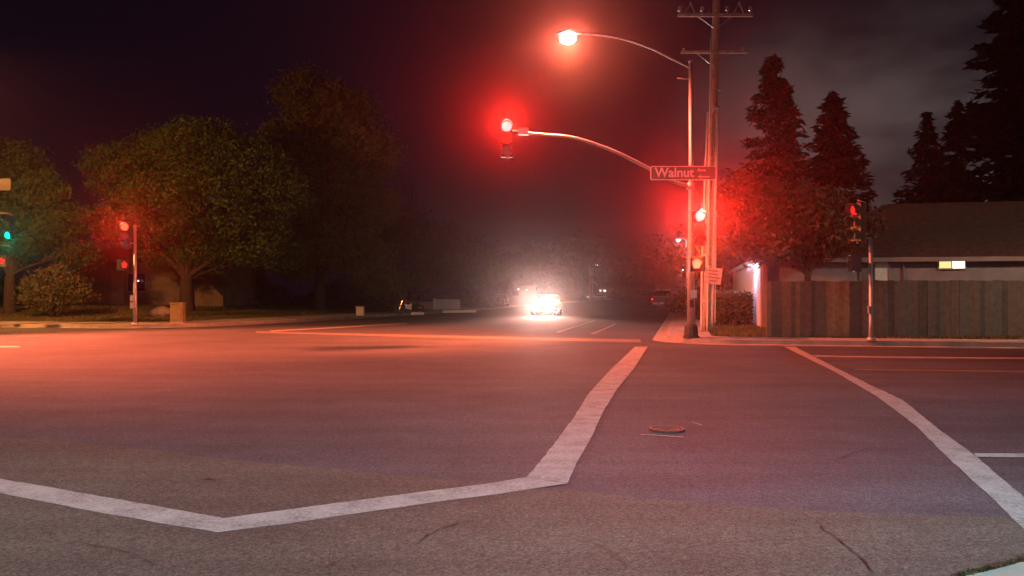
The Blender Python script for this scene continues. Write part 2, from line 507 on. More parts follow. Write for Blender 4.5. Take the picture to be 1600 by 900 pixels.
# ------------------------------------------------------------------ painted markings and cracks (each flat on the road)
def ribbon(path_px, widths_px, name='road_marking', m=None, z=0.008, jit=0.012, seed=1):
    """path in photo pixels with screen-horizontal or vertical half-extent pairs -> ground polygon"""
    pass
def marking(left, right, m=None, z=0.0062, seed=1, jit=0.006):
    """two edges of a painted band given in photo pixels, dropped onto the road"""
    random.seed(seed)
    def dens(e):
        out = []
        for i in range(len(e) - 1):
            a, b = Vector(gp(*e[i])), Vector(gp(*e[i + 1])); n = max(2, int((b - a).length / 0.12))
            n = min(n, 60)
            for k in range(n):
                p = a.lerp(b, k / n); out.append((p.x + random.uniform(-jit, jit), p.y + random.uniform(-jit, jit), z))
        p = Vector(gp(*e[-1])); out.append((p.x, p.y, z)); return out
    A, B = dens(left), dens(right)
    n = max(len(A), len(B))
    def res(E): return [E[round(i * (len(E) - 1) / (n - 1))] for i in range(n)]
    A, B = res(A), res(B)
    b = MB(); b.add(A + B, [(i, i + 1, n + i + 1, n + i) for i in range(n - 1)])
    return struct(b.build('road_marking', m or M_PAINT))
# left crosswalk line, from the far corner to the near bend
marking([(992, 542), (955, 577), (920, 615), (895, 655), (865, 695), (842, 725), (823, 746)],
        [(1012, 542), (990, 577), (965, 607), (942, 645), (920, 692), (900, 725), (887, 756)], seed=1)
# near line running left with its kink
marking([(822, 746.5), (760, 757), (640, 772), (520, 788), (430, 800), (350, 811)],
        [(886, 756.5), (800, 770), (680, 786), (560, 803), (450, 819), (341, 833)], z=0.0063, seed=2)
marking([(351, 811), (250, 793), (120, 770), (0, 749), (-200, 716)],
        [(342, 833), (240, 817), (120, 795), (0, 772), (-200, 736)], z=0.0064, seed=3)
# right crosswalk line
marking([(1225, 542), (1302, 580), (1370, 620), (1430, 665), (1485, 720), (1540, 770), (1600, 828), (1720, 950)],
        [(1242, 542), (1300, 572), (1360, 602), (1410, 625), (1465, 670), (1520, 710), (1600, 778), (1760, 900)], seed=4)
# lane and edge lines
marking([(1270, 555.5), (1400, 557.5), (1600, 559), (1800, 560)], [(1275, 557.6), (1400, 559.8), (1600, 561.4), (1800, 562.4)], seed=5)
marking([(1335, 577), (1600, 580), (1800, 581)], [(1335, 578.6), (1600, 582.2), (1800, 583)], M_PAINTY, seed=6)
marking([(1522, 709), (1700, 710)], [(1526, 715), (1700, 716)], seed=7)
marking([(-160, 540), (30, 541)], [(-160, 543), (32, 543)], seed=8)
marking([(400, 518), (560, 521.5), (720, 525), (860, 528), (1000, 530.5)], [(400, 520), (560, 524.5), (720, 529), (860, 532.5), (1002, 535.5)], M_PAINTW, seed=9)
marking([(420, 517), (520, 511.5), (635, 505)], [(425, 518.2), (523, 512.8), (637, 506)], seed=10)
marking([(868, 519.5), (900, 509.5), (928, 500.5)], [(873, 519.5), (904, 509.5), (931, 500.5)], seed=11)
marking([(922, 522), (943, 514), (960, 506)], [(928, 522), (947, 514), (963, 506)], seed=12)
for k in range(7):
    s0 = 66 + k * 14
    p = [W(-6.4, s0), W(-6.26, s0), W(-6.26, s0 + 4), W(-6.4, s0 + 4)]
    poly_sheet('road_marking', p, 0.009, M_PAINTY)

def crack(pts_px, w, seed):
    random.seed(seed)
    P = [Vector(gp(*q)) for q in pts_px]; L = []
    for i in range(len(P) - 1):
        n = max(2, int((P[i + 1] - P[i]).length / 0.05))
        for k in range(n): L.append(P[i].lerp(P[i + 1], k / n))
    L.append(P[-1]); up, dn = [], []; off = Vector((0, 0, 0))
    for i, p in enumerate(L):
        d = (L[min(i + 1, len(L) - 1)] - L[max(i - 1, 0)]).normalized(); nv = Vector((-d.y, d.x, 0))
        off = off * .8 + nv * random.uniform(-.012, .012)
        ww = w * random.uniform(.2, 1.3) * min(1, (i + 1) / 4, (len(L) - i) / 4)
        up.append((p.x + off.x + nv.x * ww, p.y + off.y + nv.y * ww, .0125)); dn.append((p.x + off.x - nv.x * ww, p.y + off.y - nv.y * ww, .0125))
    n = len(L); b = MB(); b.add(up + dn, [(i, n + i, n + i + 1, i + 1) for i in range(n - 1)])
    return struct(b.build('road_crack', M_CRACK))
crack([(652, 852), (668, 838), (690, 828), (720, 819), (760, 813)], .007, 1)
crack([(315, 751), (322, 750), (336, 753)], .026, 2)
crack([(1276, 815), (1288, 827), (1300, 838), (1320, 856), (1342, 875), (1362, 898)], .0055, 3)
crack([(480, 896), (520, 882), (560, 872)], .004, 4)
crack([(1160, 812), (1230, 826), (1290, 846)], .0025, 5)
crack([(560, 852), (600, 840), (652, 852)], .0025, 6)
crack([(700, 628), (760, 636), (830, 632), (872, 640)], .006, 21)
crack([(300, 588), (420, 596), (520, 592), (640, 600)], .010, 22)
crack([(1010, 742), (1060, 760), (1130, 771), (1180, 790)], .004, 23)
crack([(1300, 720), (1362, 700), (1420, 705)], .005, 24)
crack([(60, 860), (130, 850), (210, 868), (260, 890)], .0035, 25)
crack([(880, 840), (940, 856), (980, 893)], .003, 26)

# near-right corner: gutter seam with weeds, concrete beyond
nr = [gp(1460, 915), gp(1500, 899), (gp(1545, 889)), gp(1600, 874), gp(1700, 850), gp(1850, 820)]
nr_in = [(p[0] + 0.02, p[1] - 0.04) for p in nr]
b = MB(); n = len(nr_in); vs = [(p[0], p[1], .014) for p in nr_in] + [(6.5, 0.5, .014), (2.0, 0.5, .014)]
b.add(vs, [tuple(range(len(vs)))[::-1]]); struct(b.build('pavement', M_CONC))
rng = np.random.default_rng(4)
V = []
for i in range(900):
    t = rng.random() * (n - 1); k = int(t); f = t - k
    cx = nr_in[k][0] * (1 - f) + nr_in[min(k + 1, n - 1)][0] * f + rng.normal(0, .006); cy = nr_in[k][1] * (1 - f) + nr_in[min(k + 1, n - 1)][1] * f + .02 + rng.normal(0, .012)
    if math.sin(t * 9) + math.sin(t * 23 + 1) < -0.2: continue
    a = rng.random() * 6.28; h = rng.uniform(.01, .035)
    V += [(cx - math.cos(a) * .004, cy - math.sin(a) * .004, .01), (cx + math.cos(a) * .004, cy + math.sin(a) * .004, .01), (cx + rng.normal(0, .015), cy + rng.normal(0, .015), .01 + h)]
stuff(tag(raw_mesh('weeds', np.array(V), 3, M_BLADE), 'small weeds in the seam beside the near concrete corner', 'weeds'))
crack([(1455, 916), (1500, 898), (1545, 888), (1600, 873), (1700, 849), (1840, 820)], .022, 9)

# manhole
mh = gp(1042, 672)
e = empty('manhole_cover', (mh[0], mh[1], 0), 0, 'small round iron utility cover set in the road between the crosswalk lines', 'manhole cover')
M_IRON = mat('cast_iron', (0.17, 0.08, 0.07), 0.75, metal=0.0, spec=0.25, var=0.3, scale=20)
def ring(r0, r1, z0, z1, n=40):
    b = MB(); vs = []
    for r, z in ((r0, z0), (r0, z1), (r1, z1), (r1, z0)):
        vs += [(r * math.cos(2 * math.pi * k / n), r * math.sin(2 * math.pi * k / n), z) for k in range(n)]
    fs = []
    for j in range(3):
        for k in range(n): fs.append((j * n + k, j * n + (k + 1) % n, (j + 1) * n + (k + 1) % n, (j + 1) * n + k))
    b.add(vs, fs); return b
ring(.205, .25, .002, .022).build('frame', M_IRON, e)
b = MB(); b.tube([(0, 0, .002), (0, 0, .014)], .19, 36)
for r in (.04, .09, .14): q = ring(r, r + .018, .012, .020); b.add(q.v, q.f)
b.build('lid', M_IRON, e)
e.scale = (.78, .78, 1)
for pa, pb in (((1000, 679), (1068, 683)), ((1080, 660), (1096, 664))):
    marking([pa, pb], [(pa[0] + 2, pa[1] + 1.2), (pb[0] + 1, pb[1] + 1.3)], seed=33)

# ------------------------------------------------------------------ traffic signals
RED, GRN, AMB = (1.0, 0.045, 0.02), (0.0, 0.85, 0.55), (1.0, 0.3, 0.02)
E_RED = glow_mat('lit_red_lens', (1.0, 0.034, 0.034), 20.0)
E_REDFAR = glow_mat('lit_red_lens_far', (1.0, 0.045, 0.016), 5.0)
E_REDSIDE = glow_mat('lit_red_lens_side', (1.0, 0.02, 0.02), 1.5)
E_GRN = glow_mat('lit_green_lens', (0.0, 0.8, 0.55), 1.3)
E_HAND = glow_mat('lit_hand_symbol', (1.0, 0.06, 0.03), 7.0)
E_HANDRED = glow_mat('lit_hand_symbol_red', (1.0, 0.03, 0.02), 1.4)
M_LENSOFF = {'red': mat('unlit_red_lens', (0.10, 0.01, 0.01), 0.25), 'amber': mat('unlit_amber_lens', (0.16, 0.08, 0.01), 0.25), 'green': mat('unlit_green_lens', (0.01, 0.09, 0.06), 0.25)}
def signal_head(parent, z, lit, lit_mat, dx=0.0, dy=0.0, rz=0.0, housing=M_DKPAINT, backplate=False):
    """three sections, top lens centre at height z, facing local -Y turned by rz; part of parent"""
    m = Matrix.Rotation(rz, 4, 'Z'); m.translation = (dx, dy, z)
    h = MB()
    for k in range(3):
        zc = -0.36 * k
        h.box((0, 0.10, zc), (0.35, 0.20, 0.345))
        h.tube([(0, 0.0, zc), (0, -0.03, zc)], 0.168, 18)
    h.tube([(0, 0.1, 0.17), (0, 0.1, 0.24)], 0.04, 8); h.tube([(0, 0.1, -0.9), (0, 0.1, -0.97)], 0.04, 8)
    o = h.build('signal_housing', housing, parent); o.matrix_basis = m
    for k, cname in enumerate(('red', 'amber', 'green')):
        l = MB(); l.tube([(0, -0.031, -0.36 * k), (0, -0.040, -0.36 * k)], 0.150, 20)
        q = l.build('lens', lit_mat if cname == lit else M_LENSOFF[cname], o)
        v = MB(); v.visor((0, -0.03, -0.36 * k), 0.172, 0.27)
        v.build('visor', housing, o)
    return o
HANDPTS = [(-.09, -.13), (.07, -.13), (.11, -.03), (.15, .05), (.12, .07), (.075, .01), (.075, .13), (.045, .13), (.035, .03), (.02, .03), (.015, .16), (-.015, .16), (-.02, .03), (-.035, .03), (-.045, .14), (-.075, .14), (-.08, .02), (-.09, .02), (-.11, .09), (-.135, .085), (-.125, -.02)]
def ped_head(parent, z, m_hand, dx=0.0, dy=0.0, rz=0.0, housing=M_DKPAINT):
    mtx = Matrix.Rotation(rz, 4, 'Z'); mtx.translation = (dx, dy, z)
    h = MB(); h.box((0, 0.09, 0), (0.46, 0.18, 0.46))
    for (c, d) in (((0, -0.06, .225), (.46, .12, .012)), ((-.225, -.06, 0), (.012, .12, .44)), ((.225, -.06, 0), (.012, .12, .44))): h.box(c, d)
    o = h.build('pedestrian_signal', housing, parent); o.matrix_basis = mtx
    s = MB(); n = len(HANDPTS); f_ = [(x, -.012, y) for x, y in HANDPTS]; bk = [(x, -.003, y) for x, y in HANDPTS]
    s.add(f_ + bk, [tuple(range(n)), tuple(range(n, 2 * n))[::-1]] + [(i, n + i, n + (i + 1) % n, (i + 1) % n) for i in range(n)])
    s.build('hand_symbol', m_hand, o)
    return o
def pole_base(parent, z=0.0, r=0.2):
    b = MB(); b.tube([(0, 0, z), (0, 0, z + .06), (0, 0, z + .07), (0, 0, z + .34), (0, 0, z + .42)], [r * 1.25, r * 1.25, r * 1.1, r, r * .72], 12)
    for k in range(4):
        a = math.pi / 4 + k * math.pi / 2
        b.tube([(math.cos(a) * r * 1.1, math.sin(a) * r * 1.1, z), (math.cos(a) * r * 1.1, math.sin(a) * r * 1.1, z + .1)], .018, 6)
    b.build('base', M_BASE, parent)
def luminaire(parent, p, d, lit_power, col):
    """cobra head at p pointing along d, its lamp below"""
    p = Vector(p); d = Vector(d).normalized()
    h = MB(); up = Vector((0, 0, 1))
    pts = [p - d * .05, p + d * .1, p + d * .35, p + d * .6, p + d * .72]
    h.tube(pts, [.045, .085, .15, .13, .05], 12)
    for i, q in enumerate(h.v):
        v = Vector(q); h.v[i] = (v.x, v.y, p.z + (v.z - p.z) * (.75 if v.z > p.z else .35))
    hd = h.build('lamp_head', M_GALV, parent, smooth=True)
    b = MB(); c = p + d * .38
    b.tube([c + up * .02, c + up * -.06, c + up * -.16, c + up * -.26, c + up * -.31], [.17, .24, .26, .17, .06], 16)
    b.build('lamp_glass', E_SODIUM, hd, smooth=True)
    return c + up * -.36
SODIUM = (1.0, 0.20, 0.115)
E_SODIUM = glow_mat('lit_sodium_lamp', (1.0, 0.80, 0.74), 60.0)

# -- main signal pole on the right corner
PX, PY = gp(1080, 528, 0.14)[:2]
PZ = 0.142
def zl(py, D=PY): return CAMH - (py - HOR) / F * D - PZ        # height above the corner's pavement
def xl(px, D=PY): return (px - 800) / F * D - PX
e = empty('traffic_signal_pole', (PX, PY, PZ), 0, 'tall grey signal pole with curved mast arm and lit street lamp on the right corner', 'traffic signal', 'signal poles round the crossing')
main_pole = e
b = MB(); b.tube([(0, 0, .02), (0, 0, 3.0), (0, 0, 5.2), (-.02, 0, zl(98))], [.13, .105, .075, .055], 16)
b.tube([(-.02, 0, zl(98)), (-.02, 0, zl(95))], .075, 12)
b.build('pole', M_GALV, e, smooth=True)
pole_base(e, 0, .2)
b = MB(); b.tube(smoothpath([(xl(1079), 0, zl(291)), (xl(1050), -.1, zl(284)), (xl(1015), -.2, zl(266)), (xl(960), -.4, zl(241)), (xl(900), -.6, zl(222)), (xl(850), -.75, zl(217.5)), (xl(818), -.85, zl(215.5))]), [.065 - .030 * i / 36 for i in range(37)], 12)
b.tube([(xl(1079), 0, zl(296)), (xl(1079), 0, zl(286))], .13, 12)
b.build('mast_arm', M_GALV, e, smooth=True)
b = MB(); a_end = (xl(818), -.85, zl(215.5))
b.box((a_end[0] - .02, -.85, a_end[2] + .03), (.30, .14, .20)); b.tube([(a_end[0] - .1, -.85, a_end[2] + .05), (xl(800), -.86, zl(213)), (xl(792), -.86, zl(211))], .03, 8)
b.build('arm_bracket', M_GALV, e)
signal_head(e, zl(208), 'red', E_RED, xl(792), -.98, 0)
b = MB(); b.tube(smoothpath([(xl(1078), 0, zl(106)), (xl(1050), 0, zl(92)), (xl(1010), -.05, zl(74)), (xl(970), -.1, zl(62)), (xl(930), -.15, zl(57)), (xl(906), -.2, zl(56))]), .026, 10)
b.tube([(xl(1078), 0, zl(124)), (xl(1058), 0, zl(122))], .02, 6)
b.build('lamp_arm', M_GALV, e, smooth=True)
lp = luminaire(e, (xl(906), -.2, zl(56)), (-1, -.02, 0), 0, SODIUM)
LAMP_MAIN = lp + Vector((PX, PY, PZ))
sh = signal_head(e, zl(340), 'red', E_RED, xl(1088), -.42, 0)
for q_ in (328, 384):
    b = MB(); b.tube([(0, -.1, zl(q_)), (xl(1088), -.3, zl(q_))], .025, 8); b.build('side_bracket', M_DKPAINT, e)
ped_head(e, zl(413), E_HAND, xl(1085), -.36, 0)
b = MB(); b.box((-.02, -.17, 1.05), (.12, .08, .22)); b.tube([(-.02, -.20, 1.02), (-.02, -.23, 1.02)], .03, 10)
b.build('push_button', M_DKPAINT, e)
b = MB(); b.box((.04, -.17, 1.35), (.18, .01, .26)); b.build('button_sign', M_WHITE, e)

# street name sign hung on the arm, its own lettering
sw, shh = 2.0, 0.43
SG = empty('street_name_sign', (PX + xl(1064), PY - .34, PZ + zl(273)), 0, 'bordered street name sign reading Walnut, hung on the right corner mast arm', 'street sign')
def rrect(w, h, r, n=5):
    P = []
    for cx, cy, a in ((w / 2 - r, h / 2 - r, 0), (-w / 2 + r, h / 2 - r, 90), (-w / 2 + r, -h / 2 + r, 180), (w / 2 - r, -h / 2 + r, 270)):
        P += [(cx + r * math.cos(R(a + 90 * k / n)), cy + r * math.sin(R(a + 90 * k / n))) for k in range(n + 1)]
    return P
def plate(w, h, r, y0, y1):
    P = rrect(w, h, r); n = len(P); b = MB()
    b.add([(x, y0, z) for x, z in P] + [(x, y1, z) for x, z in P], [tuple(range(n)), tuple(range(n, 2 * n))[::-1]] + [(i, n + i, n + (i + 1) % n, (i + 1) % n) for i in range(n)])
    return b
def frame_ring(w, h, r, t, y0, y1):
    A, B = rrect(w, h, r), rrect(w - 2 * t, h - 2 * t, max(r - t, .005)); n = len(A); b = MB()
    vs = [(x, y0, z) for x, z in A] + [(x, y0, z) for x, z in B] + [(x, y1, z) for x, z in A] + [(x, y1, z) for x, z in B]
    fs = []
    for i in range(n):
        j = (i + 1) % n
        fs += [(i, j, n + j, n + i), (i, 2 * n + i, 2 * n + j, j), (n + i, n + j, 3 * n + j, 3 * n + i)]
    b.add(vs, fs); return b
def text(name, body, size, loc, m, parent, depth=0.004, align='LEFT', rz=0, scale=(1, 1), bold=0.0):
    cu = bpy.data.curves.new(name, 'FONT'); cu.body = body; cu.size = size; cu.extrude = depth; cu.align_x = align; cu.align_y = 'CENTER'; cu.offset = bold
    t = bpy.data.objects.new(name, cu); C.objects.link(t)
    bpy.context.view_layer.update()
    me = bpy.data.meshes.new_from_object(t.evaluated_get(bpy.context.evaluated_depsgraph_get()))
    bpy.data.objects.remove(t); me.materials.clear(); me.materials.append(m); me.name = name
    o = bpy.data.objects.new(name, me); C.objects.link(o)
    o.rotation_euler = (R(90), 0, rz); o.location = loc; o.scale = (scale[0], scale[1], 1)
    if parent: o.parent = parent
    return o
pl_ = plate(sw - .02, shh - .02, .05, -.01, .012).build('plate', M_GREEN, SG)
frame_ring(sw, shh, .06, .028, -.014, .012).build('border', M_WHITE, SG)
text('lettering', 'Walnut', .40, (-.86, -.013, .005), M_WHITE, SG, scale=(.98, 1), bold=.008)
text('lettering', 'Ave', .13, (.42, -.013, .09), M_WHITE, SG, bold=.003, scale=(1.3, 1))
b = MB(); zz = -.11
b.add([(.44, -.016, zz), (.54, -.016, zz + .055), (.54, -.016, zz + .018), (.80, -.016, zz + .018), (.80, -.016, zz - .018), (.54, -.016, zz - .018), (.54, -.016, zz - .055)], [(0, 1, 2, 3, 4, 5, 6)])
b.build('arrow', M_WHITE, SG)
for x in (-.6, .2):
    b = MB(); b.box((x, .05, .06), (.04, .09, .34)); b.build('hanger', M_GALV, SG)

# -- right-hand signal on its own post, side on
QX, QY = gp(1361, 533, 0.14)[:2]
e = empty('signal_post', (QX, QY, PZ), 0, 'slim pale signal post in front of the wooden fence with its red lens seen edge-on', 'traffic signal', 'signal poles round the crossing')
def zq(py): return CAMH - (py - HOR) / F * QY - PZ
def xq(px): return (px - 800) / F * QY - QX
b = MB(); b.tube([(0, 0, 0), (0, 0, .5), (-.01, 0, zq(372))], [.075, .06, .052], 12); b.tube([(0, 0, 0), (0, 0, .1)], .12, 12)
b.tube([(0, 0, zq(372)), (xq(1352), 0, zq(372)), ], .03, 8); b.tube([(xq(1352), 0, zq(378)), (xq(1352), 0, zq(316)), (xq(1340), 0, zq(313))], .022, 8)
b.build('pole', M_GALV, e, smooth=True)
signal_head(e, zq(328), 'red', E_REDSIDE, xq(1336), -.05, R(-64), housing=M_OLIVE)
ped_head(e, zq(412), E_HANDRED, xq(1334), 0, R(-104))
b = MB(); b.box((-.06, -.07, zq(484)), (.10, .09, .2)); b.build('push_button', M_GALV, e)

# -- far left post
LX, LY = gp(211, 509, 0.14)[:2]
e = empty('signal_post', (LX, LY, .142), 0, 'slim signal post with a glowing red lens on the left grass corner', 'traffic signal', 'signal poles round the crossing')
def zf(py): return CAMH - (py - HOR) / F * LY - .142
def xf(px): return (px - 800) / F * LY - LX
b = MB(); b.tube([(0, 0, 0), (0, 0, 1), (0, 0, zf(352))], [.085, .075, .06], 12); b.tube([(0, 0, 0), (0, 0, .12)], .14, 12)
b.tube([(0, 0, zf(380)), (xf(200), -.05, zf(380))], .03, 8)
b.build('pole', M_GALV, e, smooth=True)
signal_head(e, zf(355), 'red', E_REDFAR, xf(198), -.15, R(14))
ped_head(e, zf(414), E_HANDRED, xf(196), -.1, R(62))
for z in (466, 477):
    b = MB(); b.box((-.06, -.12, zf(z)), (.16, .10, .26)); b.build('push_button', M_GALV, e)

# -- far-left mast pole (just outside the frame), signal and sign in frame
GX, GY = -22.9, 35.6
e = empty('traffic_signal_pole', (GX, GY, .142), 0, 'signal pole at the left photo edge carrying the green light and a hand box', 'traffic signal', 'signal poles round the crossing')
def zg(py): return CAMH - (py - HOR) / F * GY - .142
def xg(px): return (px - 800) / F * GY - GX
b = MB(); b.tube([(0, 0, 0), (0, 0, 5), (0, 0, 9.0)], [.14, .11, .08], 14); b.build('pole', M_GALV, e, smooth=True)
pole_base(e, 0, .2)
signal_head(e, zg(342), 'green', E_GRN, xg(20), -.3, R(6))
for q_ in (334, 384):
    b = MB(); b.tube([(0, -.05, zg(q_)), (xg(20), -.2, zg(q_))], .025, 8); b.build('side_bracket', M_DKPAINT, e)
ped_head(e, zg(408), E_HANDRED, xg(9), -.3, R(4), housing=M_OLIVE)
b = MB(); b.tube(smoothpath([(0, 0, 8.7), (-.8, -1.6, 9.3), (-1.4, -3.0, 9.6)]), .035, 10); b.build('lamp_arm', M_GALV, e, smooth=True)
lp2 = luminaire(e, (-1.4, -3.0, 9.6), (-.4, -1, 0), 0, SODIUM)
LAMP_LEFT = lp2 + Vector((GX, GY, .142))
b = MB(); b.tube(smoothpath([(0, 0, zg(291)), (-1.2, -2.0, 6.2), (-2.2, -4.6, 6.5)]), .06, 10); b.build('mast_arm', M_GALV, e, smooth=True)
s2 = empty('street_name_sign', (GX + xg(-9), GY - .3, .142 + zg(290)), R(-6), 'pale end of a street name sign cut off by the left edge of the photo', 'street sign')
plate(1.9, .48, .05, -.01, .012).build('plate', mat('street_sign_pale', (.014, .013, .013), .5, var=.3, scale=18), s2)
frame_ring(1.92, .5, .06, .03, -.014, .012).build('border', mat('dull_border', (.025, .024, .023), .8), s2)
b = MB(); b.tube([(.5, .2, -.05), (.5, .02, -.05)], .02, 6); b.build('hanger', M_GALV, s2)

# -- street lamps on the near corners, and two added unseen lamps for the sides
def street_lamp(x, y, rz, label, h=9.2, arm=2.6):
    e = empty('street_lamp', (x, y, 0), rz, label, 'street lamp', 'street lamps')
    b = MB(); b.tube([(0, 0, 0), (0, 0, h * .5), (0, 0, h)], [.11, .09, .06], 12); b.tube([(0, 0, 0), (0, 0, .2)], .17, 12)
    b.build('pole', M_GALV, e, smooth=True)
    b = MB(); b.tube(smoothpath([(0, 0, h - .1), (arm * .35, 0, h + .35), (arm, 0, h + .55)]), .035, 8); b.build('lamp_arm', M_GALV, e, smooth=True)
    return e, luminaire(e, (arm, 0, h + .55), (1, 0, 0), 0, SODIUM)
E_SODIUM2 = E_SODIUM
ne, nl = street_lamp(5.6, -2.2, R(120), 'street lamp pole behind the near right corner')
ne2, nl2 = street_lamp(-22.6, 26.0, R(0), 'added lamp pole out of view on the left, lighting the left road')
ne3, nl3 = street_lamp(24.0, 17.5, R(110), 'added lamp pole out of view on the right, lighting the fence and house')
bpy.context.view_layer.update()
LAMP_NEAR = ne.matrix_world @ nl
LAMP_FILL_L = ne2.matrix_world @ nl2
LAMP_FILL_R = ne3.matrix_world @ nl3

# ------------------------------------------------------------------ the lamps' light
LW = 'lamp_light'
lamp(LW, 'SPOT', LAMP_MAIN + Vector((0, 0, -.05)), 30000, (1, .16, .05), radius=.25, aim=(-.85, .25, -1), angle=96, blend=.8)
lamp(LW, 'SPOT', LAMP_MAIN + Vector((0, -.25, -.05)), 9800, (1, .13, .065), radius=.22, aim=(-.05, -.2, -1), angle=166, blend=.3)
lamp(LW, 'SPOT', LAMP_LEFT, 17000, (1, .33, .07), radius=.2, aim=(.55, .9, -.75), angle=138, blend=.7)
lamp(LW, 'SPOT', LAMP_NEAR, 6600, (.40, .86, 1.0), radius=.3, aim=(-.25, .55, -1), angle=125, blend=.9)
lamp(LW, 'SPOT', LAMP_FILL_L, 76000, (1, .16, .065), radius=.3, aim=(.9, -.02, -1), angle=100, blend=.6)  # added fill lamp for the left road
lamp(LW, 'SPOT', LAMP_FILL_R, 6500, (.85, .66, .48), radius=.3, aim=(-.25, 1.2, -1), angle=110, blend=.6)  # added fill lamp for the fence and house wall
ne4, nl4 = street_lamp(-11.5, -3.0, R(60), 'street lamp pole behind the near left corner')
bpy.context.view_layer.update()
lamp(LW, 'SPOT', ne4.matrix_world @ nl4, 8000, (1, .68, .64), radius=.3, aim=(.1, .9, -1), angle=120, blend=.9)
def signal_light(loc, aim, power, col=(1, .02, .012), angle=86):
    lamp('signal_light', 'SPOT', loc, power, col, radius=.12, aim=aim, angle=angle, blend=.6)
wl = lambda x, y, z: Vector((x, y, z))
signal_light(wl(PX + xl(1088), PY - .62, PZ + zl(340)), (-.2, -1, .5), 22000)
signal_light(wl(PX + xl(792), PY - 1.2, PZ + zl(208)), (0, -1, .36), 10000)
signal_light(wl(LX + xf(198), LY - .35, .14 + zf(355)), (.3, -1, 0.35), 3000)
signal_light(wl(PX + xl(1085), PY - .5, PZ + zl(413)), (0, -1, 0.45), 1800, (1, .12, .02))
signal_light(wl(GX + xg(20), GY - .55, .14 + zg(374)), (0.3, -1, 0.35), 500, (0, .8, .4))

# ------------------------------------------------------------------ utility pole
UX, UY = gp(1104, 518, 0.14)[:2]
e = empty('utility_pole', (UX, UY, .10), 0, 'weathered leaning wooden utility pole with two crossarms behind the right signal pole', 'utility pole')
def up_(px, py, dy=0.0):
    p = at(px, py, UY + dy); return (p[0] - UX, dy, p[2] - .10)
b = MB()
base, top = Vector(up_(1105, 521)), Vector(up_(1121, -60))
b.tube([base.lerp(top, k / 8) + Vector((.01 * math.sin(k * 2), 0, 0)) for k in range(9)], [.185 - .055 * k / 8 for k in range(9)], 14)
b.build('pole', M_WOOD, e, smooth=True)
for (y, x0, x1) in ((24, 1059, 1176), (82, 1064, 1168)):
    arm = MB(); p0, p1 = Vector(up_(x0, y, -.2)), Vector(up_(x1, y - 1, -.2))
    arm.box((p0 + p1) / 2, ((p1 - p0).length, .09, .115 if y < 50 else .08))
    a = arm.build('crossarm', M_WOOD, e)
    br = MB(); cx = 1117.5 if y < 50 else 1115
    for s_ in (-1, 1):
        br.tube([up_(cx + s_ * 26, y + 2, -.2), up_(cx, y + 22, -.16)], .014, 6)
    br.build('brace', M_GALV, a)
for px in (1062, 1097, 1136, 1173):
    b = MB(); p = Vector(up_(px, 22, -.2))
    b.tube([p, p + Vector((0, 0, .10)), p + Vector((0, 0, .13)), p + Vector((0, 0, .2)), p + Vector((0, 0, .24)), p + Vector((0, 0, .28))], [.02, .02, .07, .05, .06, .02], 10)
    b.build('insulator', M_PORC, e)
for px in (1078, 1154):
    b = MB(); p = Vector(up_(px, 22, -.2)); q = Vector(up_(px + 1, 5, -.2))
    b.tube([p + Vector((-.2, 0, 0)), q], .02, 6); b.tube([p + Vector((.2, 0, 0)), q], .02, 6)
    b.tube([q + Vector((0, 0, -.05)), q + Vector((0, 0, .05))], .05, 8)
    b.build('pole_top_bracket', M_GALV, e)
for px, y in ((1068, 82), (1161, 81)):
    b = MB(); p = Vector(up_(px, y - 2, -.2)); b.tube([p, p + Vector((0, 0, .1))], .05, 8); b.build('insulator', M_PORC, e)
# conduits running up the pole
for (xa, ya, xb, yb, r, dy) in ((1096, 518, 1106, 175, .04, -.2), (1112, 512, 1121, 178, .05, -.14), (1105, 520, 1111, 60, .032, -.24), (1117, 505, 1119, 330, .022, -.14)):
    b = MB(); b.tube(smoothpath([up_(xa, ya, dy), up_(xa * .6 + xb * .4 + (-2 if xa < 1100 else 0), ya * .6 + yb * .4, dy), up_(xb, yb, dy)]), r, 8)
    b.build('conduit', M_PVC, e, smooth=True)
b = MB(); b.tube(bez(up_(1121, 178, -.14), up_(1121, 166, -.14), up_(1116, 166, -.14), up_(1114, 176, -.14)), .04, 8); b.build('weatherhead', M_PVC, e)
for y in (140, 168, 385, 470):
    c = Vector(up_(1117.5 - (y - 140) * .033, y)); b = MB(); b.tube([c + Vector((0, 0, -.03)), c + Vector((0, 0, .03))], .20, 14)
    b.build('strap', M_GALV, e)
b = MB(); c = Vector(up_(1114, 431, -.26)); b.box(c, (.62, .012, .58), (0, R(7), 0)); sg = b.build('notice_board', mat('faded_notice', (.42, .34, .30), .7, var=.25, scale=9), e)
b = MB()
for k, w_ in enumerate((.42, .36, .44, .3)): b.box(c + Vector((-.02 + .015 * k, -.009, .18 - .12 * k)), (w_, .004, .035), (0, R(7), 0))
b.build('notice_lines', mat('faded_print', (.16, .08, .07), .8), sg)
b = MB(); b.box(up_(1103, 405, -.24), (.13, .12, .42)); b.build('meter_box', M_PVC, e)
